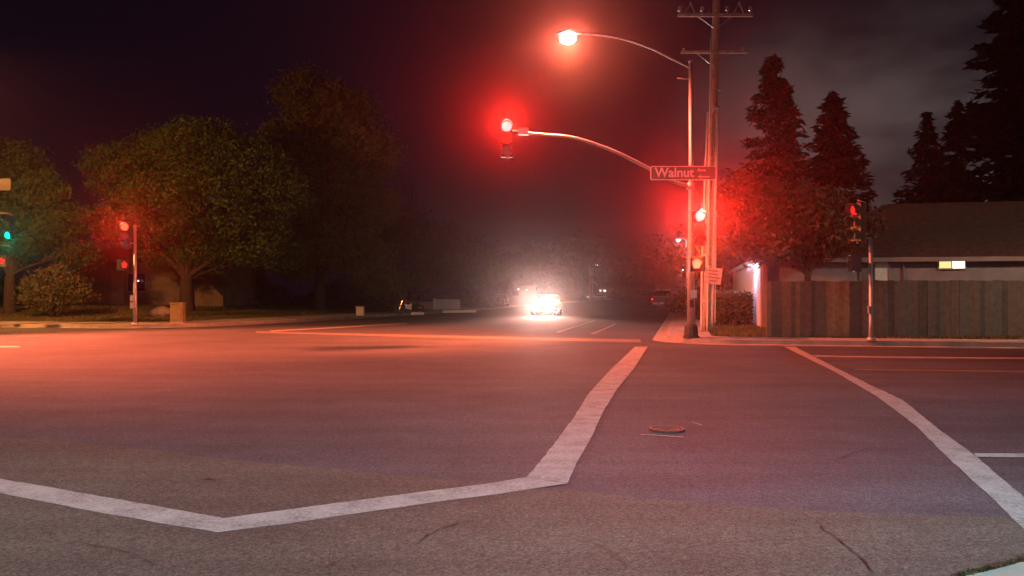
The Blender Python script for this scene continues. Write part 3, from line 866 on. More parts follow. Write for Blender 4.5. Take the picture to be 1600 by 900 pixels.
# ------------------------------------------------------------------ foliage builders
def leaf_mesh(name, centers, radii, n, size, m, parent, seed, flat=.75, shell=.55, surf=None):
    rng = np.random.default_rng(seed); k = len(centers)
    C_, R_ = np.array(centers, float), np.array(radii, float)
    if R_.ndim == 1: R_ = np.stack([R_, R_, R_ * flat], -1)
    wgt = (R_[:, 0] * R_[:, 1]); wgt /= wgt.sum()
    # twig clusters give the crown its clumps and gaps
    nc = max(12, n // 26)
    ci = rng.choice(k, nc, p=wgt)
    d = rng.normal(size=(nc, 3)); d /= np.linalg.norm(d, axis=1)[:, None]
    rr = shell + (1 - shell) * rng.random(nc) ** .6
    rr *= rng.uniform(.82, 1.13, nc)
    cc = C_[ci] + d * R_[ci] * rr[:, None]
    li = rng.integers(0, nc, n)
    cs = size * 2.6
    P = cc[li] + rng.normal(size=(n, 3)) * cs * np.array([1, 1, .6])
    a = rng.normal(size=(n, 3)); a /= np.linalg.norm(a, axis=1)[:, None]
    q = rng.normal(size=(n, 3)); b_ = np.cross(a, q); b_ /= np.linalg.norm(b_, axis=1)[:, None]
    s = size * rng.uniform(.5, 1.2, n)[:, None]
    v = np.stack([P - a * s, P + b_ * s * .42 - a * s * .1, P + a * s, P - b_ * s * .42 - a * s * .1], 1)
    return raw_mesh(name, v.reshape(-1, 3), 4, m, parent)

def broad_tree(name, loc, height, spread, lobes, nleaf, lsize, m, label, group=None, seed=1, trunk_r=.28, low=.25, lean=0.0, cat='tree', yspread=None):
    """lobes: list of (x, y, z, r) relative to the base, in metres"""
    e = empty(name, loc, 0, label, cat, group)
    random.seed(seed)
    b = MB(); fork = height * low
    b.tube([(0, 0, -.2), (0, 0, .15), (lean * .3, 0, fork * .5), (lean, 0, fork)], [trunk_r * 1.5, trunk_r * 1.1, trunk_r, trunk_r * .8], 10)
    for (x, y, z, r) in lobes:
        mid = Vector((lean + (x - lean) * .45 + random.uniform(-.3, .3), y * .45, fork + (z - fork) * .55))
        b.tube(bez((lean, 0, fork * .9), (lean, 0, fork * 1.15), mid, (x, y, z), 8), [trunk_r * .55 * (1 - .8 * k / 8) for k in range(9)], 7)
        for q in range(3):
            t = Vector((x, y, z)); a = random.uniform(0, 6.28)
            b.tube([mid, (mid + t) / 2 + Vector((math.cos(a), math.sin(a), .3)) * r * .3, t + Vector((math.cos(a), math.sin(a), random.uniform(-.3, .7))) * r * .7], [trunk_r * .2, trunk_r * .13, .015], 5)
    b.build('trunk', M_BARK, e, smooth=True)
    leaf_mesh('crown', [l[:3] for l in lobes], [l[3] for l in lobes], nleaf, lsize, m, e, seed)
    return e

def conifer(loc, height, rmax, label, seed, group=None, n_tier=26, skirt=.08, fill=1.0, lsize=.32, profile=None):
    e = empty('conifer_tree', loc, 0, label, 'tree', group)
    rng = np.random.default_rng(seed)
    b = MB(); b.tube([(0, 0, -.2), (0, 0, height * .5), (0, 0, height * .97)], [.3, .16, .02], 8)
    V = []; br = MB()
    z = height * skirt
    while z < height * .99:
        f = (z - height * skirt) / (height * (1 - skirt))
        r0 = rmax * (profile(f) if profile else (1 - f) ** .8)
        for k in range(7):
            a = rng.random() * 6.283; L = max(.12, r0 * rng.uniform(.55, 1.12))
            droop = L * rng.uniform(.05, .32); tipup = rng.uniform(0, .14) * L
            d = np.array([math.cos(a), math.sin(a), 0.0]); side = np.array([-math.sin(a), math.cos(a), 0.0])
            if L > .7 and k < 3: br.tube([(0, 0, z), tuple(d * L * .6 + np.array([0, 0, z - droop * .7])), tuple(d * L * .95 + np.array([0, 0, z - droop + tipup]))], [.04, .025, .008], 4, cap=False)
            m_ = int((7 + 22 * L / 2) * fill)
            t = rng.random(m_) ** .75
            P = d * (t * L)[:, None] + side * (rng.normal(0, .20, m_) * L * (.35 + .5 * (1 - t)))[:, None]
            P[:, 2] = z - droop * np.sin(t * 1.9) + tipup * t ** 3 + rng.normal(0, .10, m_)
            s = lsize * rng.uniform(.5, 1.2, m_)[:, None]
            ax = d + rng.normal(0, .45, (m_, 3)); ax[:, 2] -= .25; ax /= np.linalg.norm(ax, axis=1)[:, None]
            q = np.cross(ax, rng.normal(size=(m_, 3))); q /= np.linalg.norm(q, axis=1)[:, None]
            V.append(np.stack([P - ax * s, P + q * s * .28, P + ax * s, P - q * s * .28], 1).reshape(-1, 3))
        z += height / n_tier * rng.uniform(.6, 1.15)
    b.v += [v for v in []]
    k0 = len(b.v); b.v += br.v; b.f += [tuple(i + k0 for i in f_) for f_ in br.f]
    b.build('trunk', M_BARK, e)
    raw_mesh('crown', np.concatenate(V), 4, M_CONIF, e)
    return e

def lob(D, base_z, pts, bx):
    """lobes measured off the photograph for a tree at depth D: (px, py, radius in px, depth offset)"""
    out = []
    for (px, py, r, dy) in pts:
        p = at(px, py, D); out.append((p[0] - bx, dy, p[2] - base_z, r * D / F))
    return out

# ------------------------------------------------------------------ right side: hedge, fence, house, trees
def hedge(loc, w, d, h, label, seed, m=M_HEDGE, rz=0.0, n=9000):
    e = empty('hedge', loc, rz, label, 'hedge')
    rng = np.random.default_rng(seed); P = []
    faces = [((0, -d / 2, h / 2), (w / 2, .05, h / 2)), ((0, 0, h), (w / 2, d / 2, .05)), ((-w / 2, 0, h / 2), (.05, d / 2, h / 2)), ((w / 2, 0, h / 2), (.05, d / 2, h / 2))]
    ar = np.array([w * h, w * d, d * h, d * h]); ar /= ar.sum()
    fi = rng.choice(4, n, p=ar); c = np.array([f[0] for f in faces])[fi]; r = np.array([f[1] for f in faces])[fi]
    P = c + rng.uniform(-1, 1, (n, 3)) * r + rng.normal(0, .045, (n, 3))
    a = rng.normal(size=(n, 3)); a /= np.linalg.norm(a, axis=1)[:, None]
    q = np.cross(a, rng.normal(size=(n, 3))); q /= np.linalg.norm(q, axis=1)[:, None]
    s = .06 * rng.uniform(.6, 1.3, n)[:, None]
    raw_mesh('foliage', np.stack([P - a * s, P + q * s * .5, P + a * s, P - q * s * .5], 1).reshape(-1, 3), 4, m, e)
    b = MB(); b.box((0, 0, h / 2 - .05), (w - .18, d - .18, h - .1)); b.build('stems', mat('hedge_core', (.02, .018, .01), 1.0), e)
    return e
hp = at(1146, 505, 34.5)
hedge((hp[0], 35.3, .14), 1.5, 1.6, 1.35, 'clipped boxy hedge between the utility pole and the lit house front', 3)

# wooden fence: one thing, random board tones, lamp light painted into the left end
FD = 25.75
fence = empty('wooden_fence', (at(1200, 530, FD)[0], FD, .15), 0, 'tall weathered board fence in front of the low house on the right', 'fence')
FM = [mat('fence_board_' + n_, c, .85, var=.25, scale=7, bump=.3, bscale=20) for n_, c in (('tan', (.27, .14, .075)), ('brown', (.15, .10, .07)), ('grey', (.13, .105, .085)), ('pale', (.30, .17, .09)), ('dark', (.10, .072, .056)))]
random.seed(12)
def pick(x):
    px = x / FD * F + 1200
    if px < 1256: return random.choice([0, 0, 3, 1])  # tan and pale boards here carry the lamp's orange light
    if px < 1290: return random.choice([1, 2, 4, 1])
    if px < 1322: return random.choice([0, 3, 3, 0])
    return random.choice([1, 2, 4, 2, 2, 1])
boards, bmat = MB(), []
x = -.05
while x < 12.5:
    w_ = random.choice([.09, .14, .14, .145, .19]); h_ = 1.74 + random.uniform(-.02, .02) + (-.02 if x < 2.5 else 0.0)
    yy = random.uniform(-.006, .006) - x * .01
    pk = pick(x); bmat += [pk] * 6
    boards.box((x + w_ / 2, yy, h_ / 2 + .02), (w_ + .001, .02, h_), (0, random.uniform(-.006, .006), random.uniform(-.03, .03)))
    x += w_
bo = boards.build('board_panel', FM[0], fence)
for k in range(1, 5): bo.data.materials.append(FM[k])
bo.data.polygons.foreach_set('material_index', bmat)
for z in (.35, 1.45):
    b = MB(); b.box((6.2, .05 - .06, z), (12.4, .045, .09), (0, 0, -.01)); b.build('rail', FM[4], fence)
for k in range(6):
    b = MB(); b.box((.05 + k * 2.44, .10 - k * .024, .86), (.09, .09, 1.75)); b.build('post', FM[1], fence)

# house behind the fence (street frame): street side wall lit by its porch light
H0t, H0s = 3.05, 34.0
hx, hy = W(H0t, H0s)
house = empty('house', (hx, hy, .14), -TH, 'long low house with brown shingle roof behind the board fence', 'house')
HL, HW, EZ, RZ = 20.0, 11.0, 2.72, 5.35       # along the cross street, deep, eave, ridge
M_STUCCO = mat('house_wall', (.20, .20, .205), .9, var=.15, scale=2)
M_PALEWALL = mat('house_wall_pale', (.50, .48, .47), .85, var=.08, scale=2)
M_ROOF = mat('roof_shingle', (.045, .020, .014), .95, var=.65, scale=5, bump=1.0, bscale=7, detail=6)
M_FASCIA = mat('fascia_paint', (.20, .17, .15), .7, var=.2, scale=2)
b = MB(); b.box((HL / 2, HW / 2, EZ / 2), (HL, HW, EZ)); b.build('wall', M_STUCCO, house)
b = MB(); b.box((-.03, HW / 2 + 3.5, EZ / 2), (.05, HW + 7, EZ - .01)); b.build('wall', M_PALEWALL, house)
ov = .28; r = MB()
A, B_, Cc, Dd = (-ov, -ov, EZ), (HL + ov, -ov, EZ), (HL + ov, HW + ov, EZ), (-ov, HW + ov, EZ)
r0, r1 = (HW / 2 + .4, HW / 2, RZ), (HL - HW / 2, HW / 2, RZ)
def thick(top, t=.12):
    n = len(top); return [Vector(p) for p in top], [Vector(p) - Vector((0, 0, t)) for p in top]
for quad in ((A, B_, r1, r0), (B_, Cc, r1), (Cc, Dd, r0, r1), (Dd, A, r0)):
    u_, l_ = thick(quad); n = len(quad)
    r.add(u_ + l_, [tuple(range(n)), tuple(range(n, 2 * n))[::-1]] + [(i, n + i, n + (i + 1) % n, (i + 1) % n) for i in range(n)])
roof = r.build('roof', M_ROOF, house)
b = MB(); b.box((HL / 2, -ov - .02, EZ - .07), (HL + 2 * ov, .035, .17)); b.build('fascia', M_FASCIA, roof)
b = MB(); b.box((-ov - .03, HW / 2 + 3.5, EZ - .07), (.04, HW + 2 * ov + 7, .2)); b.build('fascia', M_FASCIA, roof)
b = MB(); b.box((-ov / 2 - .02, HW + 4, EZ - .05), (ov, 7, .06)); b.build('eave_soffit', M_FASCIA, roof)
b = MB(); b.box((.1, -.14, EZ / 2), (.18, .14, EZ - .02)); b.build('porch_post', mat('porch_post_paint', (.34, .16, .12), .7, var=.2), house)
def house_px(px):   # local x on the front wall for a photo column
    # intersect the view ray with the wall's plane
    d = Vector(((px - 800) / F, 1)); nrm_ = Vector((ST, CT)); k = (Vector((hx, hy)).dot(nrm_)) / d.dot(nrm_)
    P = d * k - Vector((hx, hy)); return P.x * CT - P.y * ST, k
def front(px0, py0, px1, py1):
    x0, D0 = house_px(px0); x1, D1 = house_px(px1); D_ = (D0 + D1) / 2
    return x0, x1, CAMH - (py1 - HOR) / F * D_ - .14, CAMH - (py0 - HOR) / F * D_ - .14
def window(px0, py0, px1, py1, panes, fm, name='window', t=.05):
    x0, x1, z0, z1 = front(px0, py0, px1, py1)
    w = MB(); cx, cz = (x0 + x1) / 2, (z0 + z1) / 2
    w.box((cx, -.03, z1 + t / 2), (x1 - x0 + 2 * t, .06, t)); w.box((cx, -.035, z0 - t / 2), (x1 - x0 + 2 * t, .07, t))
    w.box((x0 - t / 2, -.03, cz), (t, .06, z1 - z0)); w.box((x1 + t / 2, -.03, cz), (t, .06, z1 - z0))
    n = len(panes)
    for k in range(1, n): w.box((x0 + (x1 - x0) * k / n, -.03, cz), (.035, .05, z1 - z0))
    o = w.build(name, fm, house)
    for k, pm in enumerate(panes):
        p = MB(); a_, b2 = x0 + (x1 - x0) * k / n, x0 + (x1 - x0) * (k + 1) / n
        p.box(((a_ + b2) / 2, -.012, cz), (b2 - a_ - .01, .012, z1 - z0)); p.build('pane', pm, o)
    return o
E_WY = glow_mat('lit_window_warm', (1.0, .72, .28), 1.25); E_WW = glow_mat('lit_window_bright', (1.0, .9, .72), 5.0)
window(1467, 404, 1507, 419, [E_WY, E_WW], mat('window_frame_pale', (.35, .3, .24), .6))
M_BLIND = mat('window_blind', (.72, .70, .64), .8, var=.15, scale=14)
window(1345, 404, 1388, 445, [mat('dim_glass', (.16, .15, .15), .2), M_BLIND], mat('window_frame_dull', (.22, .2, .19), .7), t=.06)
x0, x1, z0, z1 = front(1410, 408, 1413, 445)
b = MB(); b.tube([((x0 + x1) / 2, -.06, 0), ((x0 + x1) / 2, -.06, EZ - .1)], .035, 8); b.build('downpipe', M_FASCIA, house)
x0, x1, z0, z1 = front(1350, 418, 1352, 420)
# porch light on the street side
b = MB(); b.tube([(-.14, 2.2, EZ - .14), (-.14, 2.2, EZ - .24)], [.07, .05], 10); b.build('porch_light', glow_mat('lit_porch', (.75, .78, 1.0), 3.0), house)
bpy.context.view_layer.update()
lamp('porch_glow', 'POINT', house.matrix_world @ Vector((-.32, 2.2, EZ - .34)), 240, (.62, .62, 1.0), radius=.08)
# an added street lamp out of view to the right lights this wall
# ------------------------------------------------------------------ trees on the right
def prof_col(f): return min(1.0, (.62 + .55 * f) if f < .45 else 0.87 * ((1 - f) / .55) ** .72 + .02)
cx1 = at(1208, 459, 47)[0]
conifer((cx1, 47, .1), CAMH + (459 - 88) / F * 47, 3.0, 'tallest dark conifer with a pointed top just right of the utility pole', 21, 'conifers behind the right house', n_tier=44, profile=prof_col, fill=1.5, lsize=.34)
cx2 = at(1300, 459, 50)[0]
conifer((cx2, 50, .1), CAMH + (459 - 148) / F * 50, 4.3, 'second dark conifer, shorter and wider, behind the red-lit street tree', 22, 'conifers behind the right house', n_tier=40, profile=lambda f: .95 * (1 - f) ** .7 + .02, fill=1.4, lsize=.34)
cx3 = at(1447, 459, 54)[0]
conifer((cx3, 54, .1), CAMH + (459 - 170) / F * 54, 5.4, 'thin conifer rising left of its twin over the shingle roof', 23, 'conifers behind the right house', n_tier=34, profile=lambda f: .95 * (1 - f) ** 1.15 + .02, fill=1.0)
cx4 = at(1496, 459, 56)[0]
conifer((cx4, 56, .1), CAMH + (459 - 160) / F * 56, 5.0, 'conifer beside the great dark tree at the right edge of the photo', 24, 'conifers behind the right house', n_tier=36, profile=lambda f: .95 * (1 - f) ** .95 + .03, fill=1.2)
cx5 = at(1602, 459, 52)[0]
conifer((cx5, 52, .1), 25.0, 6.2, 'great dark conifer filling the right edge of the photo', 25, 'conifers behind the right house', n_tier=52, profile=lambda f: .9 * (1 - f) ** .75 + .03, fill=1.2, lsize=.5)
bx = at(1262, 459, 31.6)[0]
broad_tree('street_tree', (bx, 31.6, .14), 6.5, 3,
           lob(31.6, .14, [(1165, 345, 46, -.5), (1200, 318, 44, .3), (1245, 335, 48, 0), (1285, 322, 38, .6), (1325, 355, 38, .4), (1180, 380, 34, -.8), (1230, 375, 36, .5), (1290, 370, 33, -.2), (1142, 310, 30, 0), (1160, 285, 20, 0)], bx),
           17000, .13, M_REDLEAF, 'bushy tree glowing red beside the signal, overhanging the corner of the house roof', seed=31, trunk_r=.14, low=.32)

# ------------------------------------------------------------------ left side
def lz(x, y): return float(left_h(dist_inside(np.array([x]), np.array([y]), left_w))[0])
def left_tree(name, cxpx, D, lobes_px, n, ls, m, label, seed, tr, low, group='big trees on the left corner', lean=0.0):
    X = at(cxpx, 459, D)[0]; z = lz(X, D)
    lb = lob(D, z, lobes_px, X); h = max(l[2] + l[3] for l in lb)
    return broad_tree(name, (X, D, z), h, 0, lb, n, ls, m, label, group, seed, tr, low, lean)
left_tree('broadleaf_tree', 292, 50, [(190, 270, 58, 0), (250, 240, 60, 1), (320, 235, 66, -.5), (390, 255, 58, .5), (430, 310, 55, 0), (350, 320, 75, -1.5), (265, 330, 70, -1), (190, 345, 50, .5), (400, 375, 55, -.8), (320, 390, 48, .5), (240, 385, 40, 1), (430, 395, 38, 1)], 80000, .115, M_OAK, 'broad round-crowned tree in the middle of the left lawn', 41, .42, .16)
left_tree('broadleaf_tree', 500, 60, [(480, 150, 52, 0), (530, 175, 55, 1), (570, 240, 55, 0), (455, 215, 55, 1), (510, 270, 70, -1), (570, 320, 50, .5), (455, 330, 55, .5), (520, 370, 62, 0), (470, 410, 42, 0), (570, 400, 45, 1), (590, 440, 30, 1), (440, 265, 40, 2)], 70000, .15, M_OAK_LIT, 'taller tree behind and right of the round-crowned lawn tree', 42, .4, .16)
left_tree('broadleaf_tree', 15, 47, [(-20, 250, 52, 0), (25, 255, 42, .5), (60, 300, 42, 0), (-10, 320, 60, -.5), (90, 345, 40, .5), (40, 365, 50, 0), (-40, 380, 50, 0), (105, 395, 28, 1)], 42000, .115, M_OAK, 'leafy tree behind the green light at the left edge of the photo', 43, .3, .2)
left_tree('broadleaf_tree', 640, 96, [(620, 400, 42, 0), (665, 390, 46, 2), (700, 420, 38, 0), (640, 440, 30, -1), (740, 410, 40, 1), (765, 435, 25, 1)], 9000, .3, M_OAK, 'dim tree behind the low pale wall left of the headlights', 44, .3, .2, group='dim trees along the far street')
def bush(name, px, D, lobes_px, n, ls, label, seed, m=M_HEDGE, group=None, z=None):
    X = at(px, 459, D)[0]; zz = lz(X, D) if z is None else z
    e = empty(name, (X, D, zz), 0, label, 'bush', group)
    lb = lob(D, zz, lobes_px, X)
    leaf_mesh('foliage', [l[:3] for l in lb], [l[3] for l in lb], n, ls, m, e, seed, flat=.9, shell=.75)
    b = MB(); random.seed(seed)
    for l in lb:
        b.tube([(0, 0, -.1), (l[0] * .5, l[1] * .5, l[2] * .5), (l[0], l[1], l[2])], [.05, .035, .02], 5)
        for q in range(3): b.tube([(l[0] * .5, l[1] * .5, l[2] * .5), (l[0] + random.uniform(-.6, .6) * l[3], l[1] + random.uniform(-.6, .6) * l[3], l[2] + .7 * l[3])], [.02, .006], 4)
    b.build('stems', M_BARK, e)
bush('bush', 85, 44, [(60, 452, 22, 0), (85, 440, 26, 0), (112, 452, 22, 0), (85, 462, 26, -.3), (128, 462, 14, 0), (50, 465, 14, 0)], 9000, .09, 'large rounded bush on the left lawn below the leafy edge tree', 51)
for i, (px, D, pts, lab) in enumerate([
    (380, 62, [(340, 455, 20, 0), (375, 462, 16, 0), (400, 452, 22, 0), (430, 462, 18, 0)], 'dark shrubs under the round-crowned lawn tree'),
    (560, 66, [(500, 460, 16, 0), (530, 455, 20, 0), (565, 458, 18, 0), (600, 462, 17, 0), (612, 470, 10, 0)], 'dark shrubs right of the taller left tree, beside the small pale bin'),
    (20, 58, [(-10, 455, 22, 0), (15, 458, 20, 0), (35, 462, 16, 0)], 'dark shrubs left of the large rounded bush')]):
    bush('bush', px, D, pts, 6000, .12, lab, 60 + i, M_DARKLEAF, 'dark shrubs on the left side')

# left house among the trees
LHX = at(200, 459, 56)[0]; LHZ = lz(LHX, 56)
lh = empty('house', (at(112, 459, 56)[0], 56, LHZ - .1), R(-3), 'dark single-storey house among the trees on the left corner', 'house')
b = MB(); b.box((5.2, 4, 1.45), (10.4, 8, 2.9)); b.build('wall', mat('left_house_wall', (.15, .12, .085), .9, var=.3, scale=1.5), lh)
q = MB(); rt = [(-.7, -.7, 2.9), (11.1, -.7, 2.9), (11.1, 8.7, 2.9), (-.7, 8.7, 2.9), (3.5, 4, 4.9), (7, 4, 4.9)]
q.add(rt, [(0, 1, 5, 4), (1, 2, 5), (2, 3, 4, 5), (3, 0, 4), (0, 3, 2, 1)]); q.build('roof', mat('left_roof', (.03, .024, .02), .95, var=.3, scale=6), lh)
b = MB(); b.box((3.2, -.03, 1.25), (.85, .06, 2.3)); b.build('door', mat('tan_door', (.30, .20, .14), .7), lh)
w = MB(); w.box((4.5, -.02, 1.6), (1.3, .05, 1.3)); wf = w.build('window', M_FASCIA, lh)
b = MB(); b.box((4.5, -.05, 1.6), (1.15, .03, 1.15)); b.build('pane', mat('dark_window', (.02, .02, .03), .15), wf)
b = MB(); b.box((4.75, -.3, 1.7), (.07, .07, .09)); b.build('porch_light', glow_mat('lit_small', (.8, .85, 1.0), 2.5), lh)

# utility cabinet, bin, boulder
ux, uy, _ = gp(278, 501, .16); uy = 38.5; ux = at(278, 500, uy)[0]; uz = lz(ux, uy)
e = empty('utility_cabinet', (ux, uy, uz), R(5), 'square green-tan utility cabinet standing on the left lawn', 'utility box')
M_CAB = mat('cabinet_paint', (.26, .20, .08), .55, var=.15, scale=3)
b = MB(); b.box((0, 0, .48), (.56, .45, .86)); b.build('body', M_CAB, e)
b = MB(); b.box((0, 0, .93), (.62, .52, .05)); b.build('lid', M_CAB, e)
b = MB(); b.box((0, 0, .03), (.66, .55, .08)); b.build('plinth', M_CONC, e)
b = MB(); b.box((0, -.235, .5), (.46, .02, .7)); d_ = b.build('door', mat('cabinet_door', (.23, .18, .07), .5), e)
b = MB(); b.box((.16, -.255, .52), (.03, .03, .12)); b.build('handle', M_GALV, d_)
bxx = at(563, 484, 52)[0]; bz = lz(bxx, 52)
e = empty('utility_box', (bxx, 52, bz), 0, 'small pale box standing near the kerb left of the parked motorcycle', 'utility box')
b = MB(); b.box((0, 0, .26), (.46, .38, .52)); b.build('body', mat('pale_box', (.50, .42, .36), .7), e)
b = MB(); b.box((0, 0, .55), (.52, .44, .06)); b.build('lid', mat('pale_box_lid', (.30, .24, .2), .7), e)
# boulder beside the cabinet
def rock(loc, r, label, seed):
    random.seed(seed); b = MB(); n, mm = 12, 7; vs = []
    for j in range(mm + 1):
        a = math.pi * j / mm
        for k in range(n):
            c = 2 * math.pi * k / n; rr = r * random.uniform(.85, 1.1)
            vs.append((rr * math.sin(a) * math.cos(c), .7 * rr * math.sin(a) * math.sin(c), .55 * rr * math.cos(a)))
    b.add(vs, [(j * n + k, j * n + (k + 1) % n, (j + 1) * n + (k + 1) % n, (j + 1) * n + k) for j in range(mm) for k in range(n)])
    o = b.build('boulder', mat('stone', (.22, .17, .15), .9, var=.3, scale=3), None); o.location = loc; tag(o, label, 'boulder')
rx = at(252, 488, 44)[0]; rock((rx, 44, lz(rx, 44) + .2), .62, 'low rounded boulder on the grass just left of the utility cabinet', 2)

# low pale wall with pier, farther along the left kerb
wx, wy = W(-19.6, 66.5)
wx0 = at(655, 480, 70)[0]; wx1 = at(720, 480, 70)[0]; 
e = empty('garden_wall', (wx0, 70, .2), R(-2), 'low pale stucco wall with an end pier beside the left kerb', 'wall')
b = MB(); b.box((.62, 0, .32), (1.25, .25, .62)); b.build('low_section', mat('pale_stucco_red', (.42, .25, .2), .85, var=.2), e)
b = MB(); b.box((2.35, -.05, .42), (2.2, .35, .84)); b.build('high_section', mat('pale_stucco', (.72, .60, .52), .85, var=.12, scale=2), e)
b = MB(); b.box((1.3, -.1, .44), (.16, .5, .92)); b.build('pier', mat('pale_stucco_pier', (.8, .7, .62), .85), e)
kx0, kx1 = at(694, 487, 66)[0], at(742, 487, 66)[0]
def kerb_piece(x0, y0, x1, y1, label):
    b = MB(); a, c = Vector((x0, y0, 0)), Vector((x1, y1, 0)); L = (c - a).length; an = math.atan2(c.y - a.y, c.x - a.x)
    for (cc, dd) in (((0, 0, .07), (L, .16, .15)), ((0, 0, .16), (L - .06, .12, .02))): b.box(cc, dd)
    o = b.build('wheel_stop', mat('white_stop', (.70, .66, .60), .7), None); o.location = ((x0 + x1) / 2, (y0 + y1) / 2, .14); o.rotation_euler = (0, 0, an)
    tag(o, label, 'wheel stop', 'white concrete bars by the left kerb')
kerb_piece(at(694, 487, 61)[0], 59.6, at(743, 487, 61)[0], 61.2, 'longer white concrete bar lying below the low pale wall')
kerb_piece(at(644, 491, 54)[0], 53.7, at(661, 491, 54)[0], 54.2, 'shorter white concrete bar lying right of the motorcycle')

# ------------------------------------------------------------------ parked motorcycle on the left verge
def motorcycle(loc, rz, label):
    e = empty('motorcycle', loc, rz, label, 'motorcycle')
    M_TANK = mat('dark_tank', (.03, .012, .012), .25)
    for x in (-.68, .68):
        w = MB(); n, k_ = 22, 8; vs = []
        for i in range(n):
            a = 2 * math.pi * i / n
            for j in range(k_):
                c = 2 * math.pi * j / k_; rr = .27 + .05 * math.cos(c)
                vs.append((x + rr * math.cos(a), .05 * math.sin(c), .31 + rr * math.sin(a)))
        w.add(vs, [(i * k_ + j, ((i + 1) % n) * k_ + j, ((i + 1) % n) * k_ + (j + 1) % k_, i * k_ + (j + 1) % k_) for i in range(n) for j in range(k_)])
        wo_ = w.build('wheel', M_RUBBER, e, smooth=True)
        s = MB(); s.tube([(x, -.05, .31), (x, .05, .31)], .06, 10)
        for i in range(8):
            a = 2 * math.pi * i / 8; s.tube([(x, 0, .31), (x + .23 * math.cos(a), 0, .31 + .23 * math.sin(a))], .008, 4)
        s.build('hub', M_CHROME, wo_)
    b = MB(); b.tube([(-.42, 0, .78), (-.25, 0, .86), (0, 0, .86), (.12, 0, .78)], [.08, .15, .15, .07], 12); b.build('fuel_tank', M_TANK, e, smooth=True)
    b = MB(); b.tube([(.08, 0, .78), (.3, 0, .76), (.62, 0, .84), (.8, 0, .82)], [.09, .12, .10, .05], 10); b.build('seat', M_RUBBER, e, smooth=True)
    b = MB(); b.box((-.08, 0, .48), (.42, .26, .34)); b.tube([(-.15, 0, .5), (-.3, 0, .68)], .09, 10); b.tube([(0, 0, .5), (.1, 0, .7)], .09, 10); b.build('engine', M_GALV, e)
    b = MB()
    for y in (-.09, .09): b.tube([(-.68, y, .31), (-.46, y, .92)], .025, 8)
    b.build('fork', M_CHROME, e)
    b = MB(); b.tube([(-.34, -.34, 1.02), (-.46, -.12, 1.0), (-.46, .12, 1.0), (-.34, .34, 1.02)], .015, 8); b.build('handlebar', M_CHROME, e)
    b = MB(); b.tube([(-.50, 0, .86), (-.62, 0, .86)], [.05, .09], 14); b.build('headlight', M_CHROME, e)
    b = MB(); b.tube([(-.3, -.13, .36), (.2, -.15, .26), (.85, -.16, .36)], [.03, .035, .045], 8); b.build('exhaust_pipe', M_CHROME, e)
    for y in (-.3, .3):
        b = MB(); b.tube([(-.42, y, 1.0), (-.40, y * 1.1, 1.12)], .007, 5); b.box((-.40, y * 1.1, 1.16), (.02, .12, .08)); b.build('mirror', M_CHROME, e)
    return e
mx, my = at(640, 490, 55)[0], 55
motorcycle((mx, my, lz(mx, my) - .0), R(8), 'dark parked motorcycle with chrome glints beside the left kerb')

# ------------------------------------------------------------------ cars
def loft(stations, nseg=20, power=4.0):
    """stations: (y, half width, z low, z high, roundness) -> closed rounded-box hull along y"""
    b = MB(); vs = []
    for (y, hw, z0, z1) in stations:
        cz, hz = (z0 + z1) / 2, (z1 - z0) / 2
        for k in range(nseg):
            a = 2 * math.pi * (k + .5) / nseg; c, s = math.cos(a), math.sin(a)
            rr = (abs(c) ** power + abs(s) ** power) ** (-1 / power)
            tum = 1 - .06 * max(0, s)
            vs.append((hw * c * rr * tum, y, cz + hz * s * rr))
    n = nseg; m = len(stations)
    fs = [(i * n + k, i * n + (k + 1) % n, (i + 1) * n + (k + 1) % n, (i + 1) * n + k) for i in range(m - 1) for k in range(n)]
    fs += [tuple(range(n))[::-1], tuple((m - 1) * n + k for k in range(n))]
    b.add(vs, fs); return b
def wheel_parts(e, x, y, r=.32, w=.21):
    t = MB(); t.tube([(x - w / 2, y, r), (x - w / 2 + .03, y, r), (x + w / 2 - .03, y, r), (x + w / 2, y, r)], [r - .04, r, r, r - .04], 20)
    o = t.build('wheel', M_RUBBER, e); s = 1 if x > 0 else -1
    h = MB(); h.tube([(x + s * (w / 2 + .004), y, r), (x + s * (w / 2 + .02), y, r)], [r * .62, r * .5], 14); h.build('rim', M_GALV, o)
